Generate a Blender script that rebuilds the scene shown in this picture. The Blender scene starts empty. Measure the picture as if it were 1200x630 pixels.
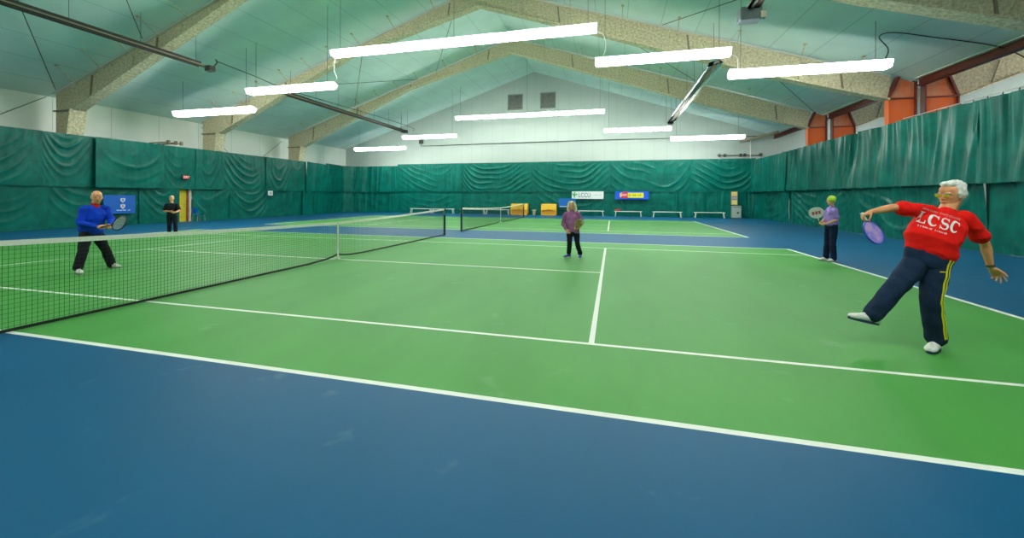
import bpy, bmesh, math, random
from mathutils import Vector, Matrix, noise
from mathutils.bvhtree import BVHTree
random.seed(7)
PI = math.pi
SC = bpy.context.scene
COL = SC.collection
V = Vector

# ------------------------------------------------------------------ camera, world, exposure
cam_d = bpy.data.cameras.new('camera')
cam = bpy.data.objects.new('camera', cam_d)
COL.objects.link(cam)
YAW, ROLL = -0.2509, 0.0052
fw = V((math.sin(YAW), math.cos(YAW), 0))
rt = V((math.cos(YAW), -math.sin(YAW), 0))
up = V((0, 0, 1))
r2 = rt*math.cos(ROLL) + up*math.sin(ROLL)
u2 = up*math.cos(ROLL) - rt*math.sin(ROLL)
M = Matrix((r2, u2, -fw)).transposed().to_4x4()
M.translation = V((6.6165, -8.4054, 1.5653))
cam.matrix_world = M
cam_d.sensor_width = 36
cam_d.lens = 461.6/1200*36
cam_d.shift_y = -84.4/1200
cam_d.clip_start = 0.05
cam_d.clip_end = 200
SC.camera = cam

world = bpy.data.worlds.new('world')
SC.world = world
world.use_nodes = True
world.node_tree.nodes['Background'].inputs[0].default_value = (0.75, 0.9, 1, 1)
world.node_tree.nodes['Background'].inputs[1].default_value = 0.02
SC.view_settings.view_transform = 'Standard'
SC.view_settings.look = 'None'
SC.view_settings.gamma = 1
SC.view_settings.use_curve_mapping = False
SC.view_settings.exposure = 1.12
LAMP = 15.0          # emission of the lamp diffusers

# ------------------------------------------------------------------ materials
def nodemat(name):
    m = bpy.data.materials.new(name)
    m.use_nodes = True
    nt = m.node_tree
    return m, nt, nt.nodes['Principled BSDF']

def mat(name, col, rough=0.6, metal=0.0, var=0.0, vscale=6.0, bump=0.0, bscale=30.0, spec=0.5, stretch=(1, 1, 1), col2=None):
    m, nt, b = nodemat(name)
    b.inputs['Roughness'].default_value = rough
    b.inputs['Metallic'].default_value = metal
    b.inputs['Specular IOR Level'].default_value = spec
    c = (*col, 1)
    b.inputs['Base Color'].default_value = c
    if var or bump:
        tc = nt.nodes.new('ShaderNodeTexCoord')
        mp = nt.nodes.new('ShaderNodeMapping')
        mp.inputs['Scale'].default_value = stretch
        nt.links.new(tc.outputs['Object'], mp.inputs['Vector'])
    if var:
        n = nt.nodes.new('ShaderNodeTexNoise')
        n.inputs['Scale'].default_value = vscale
        n.inputs['Detail'].default_value = 6
        n.inputs['Roughness'].default_value = 0.65
        nt.links.new(mp.outputs[0], n.inputs['Vector'])
        r = nt.nodes.new('ShaderNodeValToRGB')
        lo = col2 if col2 else tuple(x*(1-var) for x in col)
        hi = col if col2 else tuple(min(1, x*(1+var)) for x in col)
        r.color_ramp.elements[0].color = (*lo, 1); r.color_ramp.elements[0].position = 0.35
        r.color_ramp.elements[1].color = (*hi, 1); r.color_ramp.elements[1].position = 0.65
        nt.links.new(n.outputs['Fac'], r.inputs[0])
        nt.links.new(r.outputs[0], b.inputs['Base Color'])
    if bump:
        n = nt.nodes.new('ShaderNodeTexNoise')
        n.inputs['Scale'].default_value = bscale
        n.inputs['Detail'].default_value = 4
        nt.links.new(mp.outputs[0], n.inputs['Vector'])
        bp = nt.nodes.new('ShaderNodeBump')
        bp.inputs['Strength'].default_value = bump
        bp.inputs['Distance'].default_value = 0.02
        nt.links.new(n.outputs['Fac'], bp.inputs['Height'])
        nt.links.new(bp.outputs[0], b.inputs['Normal'])
    return m

def emat(name, col, s):
    m, nt, b = nodemat(name)
    b.inputs['Base Color'].default_value = (0.8, 0.8, 0.8, 1)
    b.inputs['Emission Color'].default_value = (*col, 1)
    b.inputs['Emission Strength'].default_value = s
    return m

def seam_mat(name, col, dark, axes, rough=0.5, width=0.012, var=0.04):
    """painted panels with thin seams; axes = list of (component, spacing, offset)"""
    m, nt, b = nodemat(name)
    b.inputs['Roughness'].default_value = rough
    L = nt.links
    geo = nt.nodes.new('ShaderNodeNewGeometry')
    sep = nt.nodes.new('ShaderNodeSeparateXYZ')
    L.new(geo.outputs['Position'], sep.inputs[0])
    acc = None
    for comp, sp, off in axes:
        a = nt.nodes.new('ShaderNodeMath'); a.operation = 'ADD'; a.inputs[1].default_value = off
        L.new(sep.outputs[comp], a.inputs[0])
        w = nt.nodes.new('ShaderNodeMath'); w.operation = 'PINGPONG'; w.inputs[1].default_value = sp/2
        L.new(a.outputs[0], w.inputs[0])
        t = nt.nodes.new('ShaderNodeMath'); t.operation = 'LESS_THAN'; t.inputs[1].default_value = width
        L.new(w.outputs[0], t.inputs[0])
        if acc is None: acc = t
        else:
            mx = nt.nodes.new('ShaderNodeMath'); mx.operation = 'MAXIMUM'
            L.new(acc.outputs[0], mx.inputs[0]); L.new(t.outputs[0], mx.inputs[1]); acc = mx
    n = nt.nodes.new('ShaderNodeTexNoise'); n.inputs['Scale'].default_value = 0.9; n.inputs['Detail'].default_value = 5
    L.new(geo.outputs['Position'], n.inputs['Vector'])
    r = nt.nodes.new('ShaderNodeValToRGB')
    r.color_ramp.elements[0].color = (*[c*(1-var) for c in col], 1); r.color_ramp.elements[0].position = .3
    r.color_ramp.elements[1].color = (*[min(1, c*(1+var)) for c in col], 1); r.color_ramp.elements[1].position = .7
    L.new(n.outputs['Fac'], r.inputs[0])
    mix = nt.nodes.new('ShaderNodeMix'); mix.data_type = 'RGBA'
    L.new(acc.outputs[0], mix.inputs[0]); L.new(r.outputs[0], mix.inputs[6]); mix.inputs[7].default_value = (*dark, 1)
    L.new(mix.outputs[2], b.inputs['Base Color'])
    return m

COURT_GAP = 14.638
def floor_mat():
    m, nt, b = nodemat('court_paint')
    L = nt.links
    geo = nt.nodes.new('ShaderNodeNewGeometry')
    sep = nt.nodes.new('ShaderNodeSeparateXYZ')
    L.new(geo.outputs['Position'], sep.inputs[0])
    def mth(op, a, bb=None):
        n = nt.nodes.new('ShaderNodeMath'); n.operation = op
        for i, x in enumerate((a, bb)):
            if x is None: continue
            if isinstance(x, (int, float)): n.inputs[i].default_value = x
            else: L.new(x, n.inputs[i])
        return n.outputs[0]
    u = mth('ABSOLUTE', sep.outputs[0])
    v1 = mth('ABSOLUTE', sep.outputs[1])
    v2 = mth('ABSOLUTE', mth('SUBTRACT', sep.outputs[1], COURT_GAP))
    v = mth('MINIMUM', v1, v2)
    lt = lambda a, c: mth('LESS_THAN', a, c)
    AND = lambda a, c: mth('MULTIPLY', a, c)
    near = lambda a, c, w: lt(mth('ABSOLUTE', mth('SUBTRACT', a, c)), w)
    green = AND(lt(u, 11.885), lt(v, 5.485))
    lines = [AND(near(u, 11.85, 0.045), lt(v, 5.51)), AND(near(v, 5.485, 0.03), lt(u, 11.895)),
             AND(near(v, 4.115, 0.027), lt(u, 11.885)), AND(near(u, 6.4, 0.03), lt(v, 4.115)), AND(lt(v, 0.027), lt(u, 6.4))]
    lm = lines[0]
    for l in lines[1:]: lm = mth('MAXIMUM', lm, l)
    def noisy(c1, c2, sc, off, det=8):
        n = nt.nodes.new('ShaderNodeTexNoise'); n.inputs['Scale'].default_value = sc; n.inputs['Detail'].default_value = det
        n.inputs['Roughness'].default_value = .6
        mp = nt.nodes.new('ShaderNodeMapping'); mp.inputs['Location'].default_value = (off, off, 0); mp.inputs['Scale'].default_value = (1, .35, 1)
        mp.inputs['Rotation'].default_value = (0, 0, .5)
        L.new(geo.outputs['Position'], mp.inputs[0]); L.new(mp.outputs[0], n.inputs['Vector'])
        r = nt.nodes.new('ShaderNodeValToRGB')
        r.color_ramp.elements[0].color = (*c1, 1); r.color_ramp.elements[0].position = .3
        r.color_ramp.elements[1].color = (*c2, 1); r.color_ramp.elements[1].position = .75
        L.new(n.outputs['Fac'], r.inputs[0])
        return r.outputs[0]
    gcol = noisy(GREEN1, GREEN2, .8, 3)
    bcol = noisy(BLUE1, BLUE2, .6, 11)
    def mix(f, a, c):
        x = nt.nodes.new('ShaderNodeMix'); x.data_type = 'RGBA'
        L.new(f, x.inputs[0])
        for i, q in ((6, a), (7, c)):
            if isinstance(q, tuple): x.inputs[i].default_value = q
            else: L.new(q, x.inputs[i])
        return x.outputs[2]
    c = mix(green, bcol, gcol)
    # faint pale scuffs
    sc = nt.nodes.new('ShaderNodeTexNoise'); sc.inputs['Scale'].default_value = 2.2; sc.inputs['Detail'].default_value = 3
    L.new(geo.outputs['Position'], sc.inputs['Vector'])
    rr = nt.nodes.new('ShaderNodeValToRGB'); rr.color_ramp.elements[0].position = .66; rr.color_ramp.elements[1].position = .8
    rr.color_ramp.elements[1].color = (.16, .16, .16, 1)
    L.new(sc.outputs['Fac'], rr.inputs[0])
    c = mix(rr.outputs[0], c, (.45, .6, .5, 1))
    c = mix(lm, c, (.82, .84, .78, 1))
    L.new(c, b.inputs['Base Color'])
    b.inputs['Roughness'].default_value = 0.5
    b.inputs['Specular IOR Level'].default_value = 0.2
    n = nt.nodes.new('ShaderNodeTexNoise'); n.inputs['Scale'].default_value = 60; n.inputs['Detail'].default_value = 3
    L.new(geo.outputs['Position'], n.inputs['Vector'])
    bp = nt.nodes.new('ShaderNodeBump'); bp.inputs['Strength'].default_value = .15; bp.inputs['Distance'].default_value = .004
    L.new(n.outputs['Fac'], bp.inputs['Height']); L.new(bp.outputs[0], b.inputs['Normal'])
    return m
GREEN1, GREEN2 = (.062, .285, .052), (.088, .36, .075)
BLUE1, BLUE2 = (.0015, .090, .205), (.004, .108, .245)

MT = dict(
    floor=floor_mat(),
    ceiling=seam_mat('ceiling_membrane', (.72, .90, .87), (.45, .60, .57), [(0, 1.5, 0.25), (1, 6.9, 2.6)], .45, .012, .05),
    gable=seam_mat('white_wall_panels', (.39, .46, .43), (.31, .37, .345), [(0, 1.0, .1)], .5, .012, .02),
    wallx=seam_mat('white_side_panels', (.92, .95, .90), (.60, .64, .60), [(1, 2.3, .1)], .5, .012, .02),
    vinyl=mat('green_vinyl', (.001, .125, .098), .36, var=.25, vscale=1.5, bump=.08, bscale=12, spec=.2),
    tan=mat('sprayed_fireproofing', (.82, .74, .53), .95, var=.3, vscale=11, bump=.9, bscale=26, spec=.1, col2=(.44, .38, .24)),
    edge=mat('white_edge_strip', (.75, .74, .68), .6),
    dk=mat('dark_rib', (.26, .22, .15), .8),
    red=mat('orange_red_primer', (.92, .15, .02), .6, var=.25, vscale=2.2, spec=.2, col2=(.80, .19, .07)),
    dred=mat('dark_red_steel', (.17, .025, .018), .5),
    steel=mat('dull_steel', (.30, .32, .32), .4, .7),
    black=mat('black_paint', (.012, .012, .014), .45),
    white=mat('white_enamel', (.80, .80, .76), .4),
    lamp_dim=emat('lamp_glow_dim', (.97, 1.0, .92), LAMP*.6),
    hood=mat('lamp_housing_white', (.85, .85, .82), .35),
    lamp=emat('lamp_glow', (.97, 1.0, .92), LAMP),
    pipe=mat('dark_pipe', (.045, .045, .04), .5, .3),
    alu=mat('bright_reflector', (.72, .74, .76), .18, .95, bump=.05, bscale=8),
    netcord=mat('black_net_cord', (.008, .012, .012), .7),
    band=mat('white_net_band', (.80, .78, .70), .7, var=.06, vscale=30),
    post=mat('dark_green_post', (.006, .05, .035), .35),
    strap=mat('grey_strap', (.62, .66, .60), .6),
)

# ------------------------------------------------------------------ mesh helpers
class MB:
    def __init__(s): s.v = []; s.f = []
    def add(s, vs, fs):
        o = len(s.v); s.v += [V(p) for p in vs]; s.f += [tuple(i+o for i in f) for f in fs]; return s
    def box(s, a, b):
        x0, y0, z0 = a; x1, y1, z1 = b
        x0, x1 = min(x0, x1), max(x0, x1); y0, y1 = min(y0, y1), max(y0, y1); z0, z1 = min(z0, z1), max(z0, z1)
        return s.add([(x0,y0,z0),(x1,y0,z0),(x1,y1,z0),(x0,y1,z0),(x0,y0,z1),(x1,y0,z1),(x1,y1,z1),(x0,y1,z1)],
                     [(3,2,1,0),(4,5,6,7),(0,1,5,4),(1,2,6,5),(2,3,7,6),(3,0,4,7)])
    def tube(s, pts, r, n=8, caps=True, up=None):
        pts = [V(p) for p in pts]
        rs = r if isinstance(r, (list, tuple)) else [r]*len(pts)
        t0 = (pts[1]-pts[0]).normalized()
        a = up if up is not None else (V((0, 0, 1)) if abs(t0.z) < .9 else V((1, 0, 0)))
        base = len(s.v); u = None
        for i, p in enumerate(pts):
            t = (pts[min(i+1, len(pts)-1)]-pts[max(i-1, 0)]).normalized()
            if u is None: u = (a - t*a.dot(t)).normalized()
            else: u = (u - t*u.dot(t)).normalized()
            w = t.cross(u)
            for k in range(n):
                an = 2*PI*k/n
                s.v.append(p + (u*math.cos(an) + w*math.sin(an))*rs[i])
        for i in range(len(pts)-1):
            for k in range(n):
                k2 = (k+1) % n
                s.f.append((base+i*n+k, base+i*n+k2, base+(i+1)*n+k2, base+(i+1)*n+k))
        if caps:
            s.f.append(tuple(base+k for k in reversed(range(n))))
            s.f.append(tuple(base+(len(pts)-1)*n+k for k in range(n)))
        return s
    def prism(s, poly, ext):
        """poly: 3D loop, ext: vector"""
        n = len(poly); ext = V(ext); poly = [V(p) for p in poly]
        vs = poly + [p+ext for p in poly]
        fs = [tuple(range(n)), tuple(reversed(range(n, 2*n)))]
        fs += [(i, i+n, (i+1) % n+n, (i+1) % n) for i in range(n)]
        return s.add(vs, fs)
    def bar(s, a, b, w, h, upv=(0, 0, 1)):
        a = V(a); b = V(b); t = (b-a).normalized(); upv = V(upv)
        sd = t.cross(upv).normalized(); u = sd.cross(t)
        q = [sd*w/2+u*h/2, -sd*w/2+u*h/2, -sd*w/2-u*h/2, sd*w/2-u*h/2]
        return s.add([a+x for x in q]+[b+x for x in q], [(0,1,2,3),(7,6,5,4),(0,4,5,1),(1,5,6,2),(2,6,7,3),(3,7,4,0)])
    def ell(s, c, ax, r, nu=16, nv=10):
        c = V(c); ax = [V(a).normalized() for a in ax]
        base = len(s.v)
        for j in range(1, nv):
            th = PI*j/nv
            for i in range(nu):
                ph = 2*PI*i/nu
                s.v.append(c + ax[0]*r[0]*math.sin(th)*math.cos(ph) + ax[1]*r[1]*math.sin(th)*math.sin(ph) + ax[2]*r[2]*math.cos(th))
        top = len(s.v); s.v.append(c+ax[2]*r[2]); bot = len(s.v); s.v.append(c-ax[2]*r[2])
        for j in range(nv-2):
            for i in range(nu):
                i2 = (i+1) % nu
                s.f.append((base+j*nu+i, base+(j+1)*nu+i, base+(j+1)*nu+i2, base+j*nu+i2))
        for i in range(nu):
            i2 = (i+1) % nu
            s.f.append((top, base+i, base+i2)); s.f.append((bot, base+(nv-2)*nu+i2, base+(nv-2)*nu+i))
        return s
    def loft(s, rings, n=24, power=2.0):
        """rings: (centre, u axis, v axis, ru, rv); closed with shrinking end rings"""
        R = []
        def endring(a, b, k):     # extra rings rounding the end at a, away from b
            d = (V(a[0])-V(b[0])).normalized(); m = min(a[3], a[4])*.6
            out = []
            for q in k:
                out.append((V(a[0])+d*m*math.sin(q), a[1], a[2], a[3]*math.cos(q), a[4]*math.cos(q)))
            return out
        R += list(reversed(endring(rings[0], rings[1], (.5, 1.0, 1.4)))) + list(rings) + endring(rings[-1], rings[-2], (.5, 1.0, 1.4))
        base = len(s.v)
        for c, u, v, ru, rv in R:
            c = V(c); u = V(u).normalized(); v = V(v).normalized()
            for k in range(n):
                a = 2*PI*k/n
                cx, sx = math.cos(a), math.sin(a)
                e = 2/power
                cx = math.copysign(abs(cx)**e, cx); sx = math.copysign(abs(sx)**e, sx)
                s.v.append(c+u*ru*cx+v*rv*sx)
        for i in range(len(R)-1):
            for k in range(n):
                k2 = (k+1) % n
                s.f.append((base+i*n+k, base+i*n+k2, base+(i+1)*n+k2, base+(i+1)*n+k))
        s.f.append(tuple(base+k for k in reversed(range(n))))
        s.f.append(tuple(base+(len(R)-1)*n+k for k in range(n)))
        return s
    def limb(s, pts, rad, n=16, sub=5):
        """round tapered limb through pts (catmull-rom), rounded ends"""
        pts = [V(p) for p in pts]
        P = [pts[0]*2-pts[1]] + pts + [pts[-1]*2-pts[-2]]
        Rr = [rad[0]]+list(rad)+[rad[-1]]
        cs, rs = [], []
        for i in range(1, len(P)-2):
            for k in range(sub):
                t = k/sub
                a, b, c, d = P[i-1:i+3]
                cs.append(.5*((2*b)+(c-a)*t+(2*a-5*b+4*c-d)*t*t+(3*b-a-3*c+d)*t**3))
                rs.append(Rr[i]*(1-t)+Rr[i+1]*t)
        cs.append(pts[-1]); rs.append(rad[-1])
        d0 = (cs[0]-cs[1]).normalized(); d1 = (cs[-1]-cs[-2]).normalized()
        pre = [(cs[0]+d0*rs[0]*math.sin(q), rs[0]*math.cos(q)) for q in (1.4, 1.0, .5)]
        post = [(cs[-1]+d1*rs[-1]*math.sin(q), rs[-1]*math.cos(q)) for q in (.5, 1.0, 1.4)]
        cs = [p[0] for p in pre]+cs+[p[0] for p in post]; rs = [p[1] for p in pre]+rs+[p[1] for p in post]
        return s.tube(cs, rs, n)
    def mesh(s, name, org=V((0, 0, 0))):
        me = bpy.data.meshes.new(name)
        me.from_pydata([tuple(p-org) for p in s.v], [], s.f)
        me.validate(); me.update()
        bm = bmesh.new(); bm.from_mesh(me); bmesh.ops.recalc_face_normals(bm, faces=bm.faces); bm.to_mesh(me); bm.free()
        return me
    def build(s, name, m, parent=None, smooth=False, org=None, bevel=0, label=None):
        """world-space mesh linked as one object; parts are stored relative to the root"""
        base = root_loc(parent) if parent else (V(org) if org is not None else s.base())
        me = s.mesh(name, base)
        return link(name, me, m, parent, None if parent else base, smooth, bevel, label)
    def base(s):
        xs = [p.x for p in s.v]; ys = [p.y for p in s.v]; zs = [p.z for p in s.v]
        return V(((min(xs)+max(xs))/2, (min(ys)+max(ys))/2, min(zs)))

def root_loc(o):
    while o.parent: o = o.parent
    return o.location.copy()

def link(name, me, m, parent=None, loc=None, smooth=False, bevel=0, label=None):
    o = bpy.data.objects.new(name, me); COL.objects.link(o)
    if m: me.materials.append(m)
    if smooth:
        me.polygons.foreach_set('use_smooth', [True]*len(me.polygons))
    if parent: o.parent = parent
    if loc is not None: o.location = loc
    if bevel:
        b = o.modifiers.new('bevel', 'BEVEL'); b.width = bevel; b.segments = 2; b.limit_method = 'ANGLE'
    if label: o['label'] = label
    return o

def tag(o, label, cat, group=None, kind=None):
    if label: o['label'] = label
    if cat: o['category'] = cat
    if group: o['group'] = group
    if kind: o['kind'] = kind
    return o

def thing(name, loc, label, cat, group=None):
    o = bpy.data.objects.new(name, None); COL.objects.link(o)
    o.empty_display_size = .1
    o.location = V(loc)
    return tag(o, label, cat, group)

def structure(name, mb, m, smooth=False):
    o = mb.build(name, m, smooth=smooth); o['kind'] = 'structure'; return o

def copy_tree(o, parent=None):
    c = o.copy(); COL.objects.link(c); c.parent = parent
    for ch in list(o.children): copy_tree(ch, c)
    return c

def text_mb(txt, size, origin, xdir, ydir, depth=.004, align='CENTER', squeeze=1.0):
    cu = bpy.data.curves.new('t', 'FONT'); cu.body = txt; cu.size = size; cu.align_x = align; cu.extrude = depth/2
    o = bpy.data.objects.new('t', cu); COL.objects.link(o)
    dg = bpy.context.evaluated_depsgraph_get()
    me = bpy.data.meshes.new_from_object(o.evaluated_get(dg))
    mb = MB(); xd = V(xdir).normalized(); yd = V(ydir).normalized(); n = xd.cross(yd); org = V(origin)
    mb.add([org+xd*v.co.x*squeeze+yd*v.co.y+n*v.co.z for v in me.vertices], [tuple(p.vertices) for p in me.polygons])
    bpy.data.objects.remove(o); bpy.data.meshes.remove(me)
    return mb

# ------------------------------------------------------------------ the hall
XL, XR, YB, YF = -19.6, 18.62, 26.05, -11.6
AP, AZ, SL = -.25, 12.70, .333
def zc(x): return AZ - SL*abs(x-AP)
XN = 40.0                          # far side of the neighbouring hall beyond the eave gap
def zn(x): return zc(18.66) + SL*(x-18.66)

structure('floor', MB().add([(XL-.2, YF-.2, 0), (XN, YF-.2, 0), (XN, YB+.2, 0), (XL-.2, YB+.2, 0), (XL-.2, YF-.2, -.2), (XN, YF-.2, -.2), (XN, YB+.2, -.2), (XL-.2, YB+.2, -.2)],
          [(0,1,2,3),(7,6,5,4),(0,4,5,1),(1,5,6,2),(2,6,7,3),(3,7,4,0)]), MT['floor'])
def slab(x0, z0, x1, z1, t=.15):
    return [(x0, YF, z0), (x1, YF, z1), (x1, YF, z1+t), (x0, YF, z0+t)]
c = MB()
c.prism(slab(XL-.1, zc(XL-.1), AP, AZ), (0, YB-YF+.1, 0))
c.prism(slab(AP, AZ, 18.64, zc(18.64)), (0, YB-YF+.1, 0))
structure('ceiling', c, MT['ceiling'])
c = MB().prism(slab(18.68, zn(18.68), XN, zn(XN)), (0, YB-YF+.1, 0))
structure('ceiling_beyond', c, MT['wallx'])
structure('wall_left', MB().box((XL-.2, YF, 0), (XL, YB, zc(XL)+.05)), MT['wallx'])
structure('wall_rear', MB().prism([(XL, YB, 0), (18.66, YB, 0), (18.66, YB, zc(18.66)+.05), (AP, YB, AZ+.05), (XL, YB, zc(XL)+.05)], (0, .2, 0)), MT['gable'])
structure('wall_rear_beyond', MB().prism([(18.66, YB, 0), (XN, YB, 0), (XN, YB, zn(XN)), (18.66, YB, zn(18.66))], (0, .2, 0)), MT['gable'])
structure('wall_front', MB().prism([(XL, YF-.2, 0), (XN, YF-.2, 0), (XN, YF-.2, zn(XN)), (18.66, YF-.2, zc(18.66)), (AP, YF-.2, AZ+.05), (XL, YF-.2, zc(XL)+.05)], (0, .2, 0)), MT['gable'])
structure('wall_right', MB().box((XN, YF, 0), (XN+.2, YB, zn(XN))), MT['wallx'])
# ledge line where the gable panels sit on the lower wall panels
structure('trim_1', MB().box((XL, YB-.03, 6.24), (18.6, YB, 6.30)), MT['gable'])

# two louvred vents high in the gable
for x0, x1, lab in ((-2.65, -1.25, 'left'), (.32, 1.72, 'right')):
    t = thing('wall_vent', ((x0+x1)/2, YB, 9.38), 'square grey louvred vent high in the white gable, the %s one of the two' % lab, 'vent', 'gable vents')
    f = MB()
    for a, b in (((x0, 9.38), (x1, 9.47)), ((x0, 10.72), (x1, 10.81)), ((x0, 9.38), (x0+.08, 10.81)), ((x1-.08, 9.38), (x1, 10.81))):
        f.box((a[0], YB-.07, a[1]), (b[0], YB, b[1]))
    f.build('frame', mat('vent_frame_grey', (.22, .25, .22), .6), t)
    f = MB()
    for k in range(11):
        z = 9.5+k*.112
        f.add([(x0+.08, YB-.06, z), (x1-.08, YB-.06, z), (x1-.08, YB-.005, z+.09), (x0+.08, YB-.005, z+.09)], [(0,1,2,3)])
    f.box((x0+.06, YB-.012, 9.45), (x1-.06, YB-.004, 10.76))
    f.build('louvre', mat('vent_louvre_grey', (.16, .18, .16), .7, var=.3), t)

# conduit run along the rear wall
t = thing('conduit', (-11, YB-.06, 6.3), 'thin dark conduit running level across the white rear wall', 'conduit')
MB().tube([(-11.2, YB-.09, 6.75), (-11.2, YB-.09, 6.40), (-10.9, YB-.09, 6.38), (4, YB-.09, 6.46), (17.5, YB-.09, 6.38)], .028, 6).build('tube', MT['pipe'], t)
MB().box((-11.4, YB-.16, 6.62), (-11.0, YB, 6.95)).build('junction_box', MT['pipe'], t, bevel=.01)

# ------------------------------------------------------------------ steel frames with sprayed fireproofing
def web(name, poly, y, th, m, parent):
    return MB().prism([(x, y, z) for x, z in poly], (0, th, 0)).build(name, m, parent)
def strip(path, y, w, t, m, name, parent):
    b = MB()
    for (x0, z0), (x1, z1) in zip(path[:-1], path[1:]):
        d = V((x1-x0, 0, z1-z0)).normalized(); n = V((-d.z, 0, d.x))*t/2
        a0 = V((x0, y-w/2, z0))-d*.01; a1 = V((x1, y-w/2, z1))+d*.01
        b.prism([a0-n, a1-n, a1+n, a0+n], (0, w, 0))
    return b.build(name, m, parent)
TOPL = [(-18.95, 6.28), (AP, 12.52)]
BOTL = [(-17.6, 5.52), (-8.07, 9.62), (AP, 11.62)]
TOPR = [(AP, 12.52), (17.62, 6.60)]
BOTR = [(AP, 11.62), (5.83, 9.55), (13.2, 6.98), (17.58, 5.68)]
def lerp(path, x):
    for (x0, z0), (x1, z1) in zip(path[:-1], path[1:]):
        if min(x0, x1) <= x <= max(x0, x1): return z0+(z1-z0)*(x-x0)/(x1-x0)
    return path[-1][1]
FR = [(-2.6, 'nearest the camera'), (4.3, 'second from the camera'), (11.2, 'third from the camera'), (18.1, 'farthest, closest to the rear gable')]
for Y, lab in FR:
    t = thing('portal_frame', (0, Y, 0), 'long tan roof frame spanning the hall under the ceiling, ' + lab, 'roof frame', 'tan sprayed roof frames')
    y0 = Y
    web('column', [(-18.95, 0), (-18.45, 0), (-17.85, 4.4), (-17.6, 5.52), (-18.95, 5.52)], y0, .14, MT['tan'], t)
    web('rafter', [(-18.95, 5.52), (-17.6, 5.52), (-8.07, 9.62), (AP, 11.62), (AP, 12.52), (-18.95, 6.28)], y0, .14, MT['tan'], t)
    web('rafter', [(AP, 11.62), (5.83, 9.55), (13.2, 6.98), (17.58, 5.68), (17.72, 6.60), (AP, 12.52)], y0, .14, MT['tan'], t)
    strip([(-18.42, 0), (-17.8, 4.4), (-17.57, 5.52)], y0+.07, .62, .07, MT['tan'], 'flange', t)
    strip([(-17.58, 5.50), (-8.07, 9.60), (AP, 11.60), (5.83, 9.53), (13.2, 6.96), (17.58, 5.66)], y0+.07, .46, .07, MT['tan'], 'flange', t)
    strip([(-18.95, 6.30), (AP, 12.54), (17.62, 6.62)], y0+.07, .40, .035, MT['edge'], 'top_flange', t)
    web('knee_plate', [(-18.95, 5.46), (-17.58, 5.46), (-17.58, 5.52), (-18.95, 5.52)], y0-.12, .12, MT['dk'], t)
    # stiffener ribs on the web
    for k, x in enumerate([-16.6, -15.3, -14.0, -12.6, -11.2, -9.6, -8.07, -6.0, -4.0, -2.0, AP, 2.0, 4.0, 5.83, 8.0, 10.0, 12.0, 14.4, 16.0]):
        zt = zc(x)-.22; zb = lerp(BOTL if x <= AP else BOTR, x)+.02
        sx = .10 if x < AP else -.10
        MB().prism([(x-.03, y0-.05, zb), (x+.03, y0-.05, zb), (x+.03+sx, y0-.05, zt), (x-.03+sx, y0-.05, zt)], (0, .06, 0)).build('stiffener', MT['dk'] if k % 3 == 0 else MT['tan'], t)
    # short flange braces reaching forward up to the ceiling
    for x in (-16.8, -15.2, -13.6, -12.0, -10.4, -8.8, -7.2, -5.0, -2.6, 2.2, 4.6, 7.0, 9.4, 11.8, 14.2, 16.2):
        b = MB(); zb = lerp(BOTL if x <= AP else BOTR, x)+.12
        b.tube([(x, y0-.02, zb), (x, y0-1.05, zc(x)-.03)], .016, 6)
        b.box((x-.05, y0-1.12, zc(x)-.06), (x+.05, y0-1.0, zc(x)+.0))
        b.build('flange_brace', MT['tan'], t)

def red_column(Y, side, lab):
    """the painted column and knee of one hall: side -1 = this hall, +1 = the neighbouring hall"""
    if side < 0: xi, xo = 17.58, 18.50
    else: xi, xo = 19.88, 18.80
    k = -side
    t = thing('knee_column', ((xi+xo)/2, Y, 0), lab, 'column', 'orange red steel columns')
    top_i = 6.55 if side < 0 else 6.62
    web('column', [(xo, 0), (xo, 5.66), (xi, 5.66), (xi+k*.35*0, 4.4), (xi+k*.5, 0)], Y, .05, MT['red'], t)
    web('knee_web', [(xo, 5.70), (xo, zc(18.6)-.12), (xi+k*.32, top_i), (xi, 5.70)], Y, .05, mat('rubbed_red_primer', (.80, .13, .03), .6, var=.3, vscale=1.6, spec=.2, col2=(.62, .33, .20)), t)
    strip([(xi+k*.5, 0), (xi, 4.4), (xi, 5.68)], Y+.02, .26, .05, MT['dred'] if side > 0 else MT['red'], 'inner_flange', t)
    strip([(xi, 5.68), (xi+k*.34, top_i)], Y+.02, .26, .08, MT['dred'], 'splice_plate', t)
    strip([(xo, 0), (xo, zc(18.6)-.1)], Y+.02, .26, .05, MT['dred'], 'outer_flange', t)
    strip([(xi, 5.68), (xo, 5.68)], Y+.02, .24, .05, MT['dred'], 'stiffener', t)
    return t
for Y, pl in ((-2.6, 'nearest the camera'), (4.3, 'second from the camera'), (11.2, 'third from the camera, above the green side curtain'), (18.1, 'farthest from the camera, near the rear corner')):
    red_column(Y, -1, 'orange red steel column at the right eave of this hall, ' + pl)
    red_column(Y, 1, 'orange red steel column standing just beyond the eave gap, ' + pl)
    # sloping tan beam of the hall next door
    t = thing('neighbour_rafter', (20, Y, 5.6), 'tan rafter in the hall beyond, ' + pl.replace('above the green side curtain', 'above the side curtain'), 'roof frame', 'rafters beyond the eave beam')
    zt = lambda x: 6.55+.333*(x-19.6); zb = lambda x: 5.66+.42*(x-19.9)
    web('web', [(19.9, 5.66), (26, zb(26)), (34, zt(34)-.9), (34, zt(34)), (19.6, 6.55)], Y, .14, MT['tan'], t)
    strip([(19.9, 5.64), (26, zb(26)-.02), (34, zt(34)-.92)], Y+.07, .4, .06, MT['tan'], 'flange', t)
    for x in (20.9, 22.3, 23.8, 25.4):
        MB().tube([(x, Y-.08, zb(x)+.05), (x+.25, Y-.08, zt(x))], .025, 6).build('stiffener', MT['dk'], t)
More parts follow.
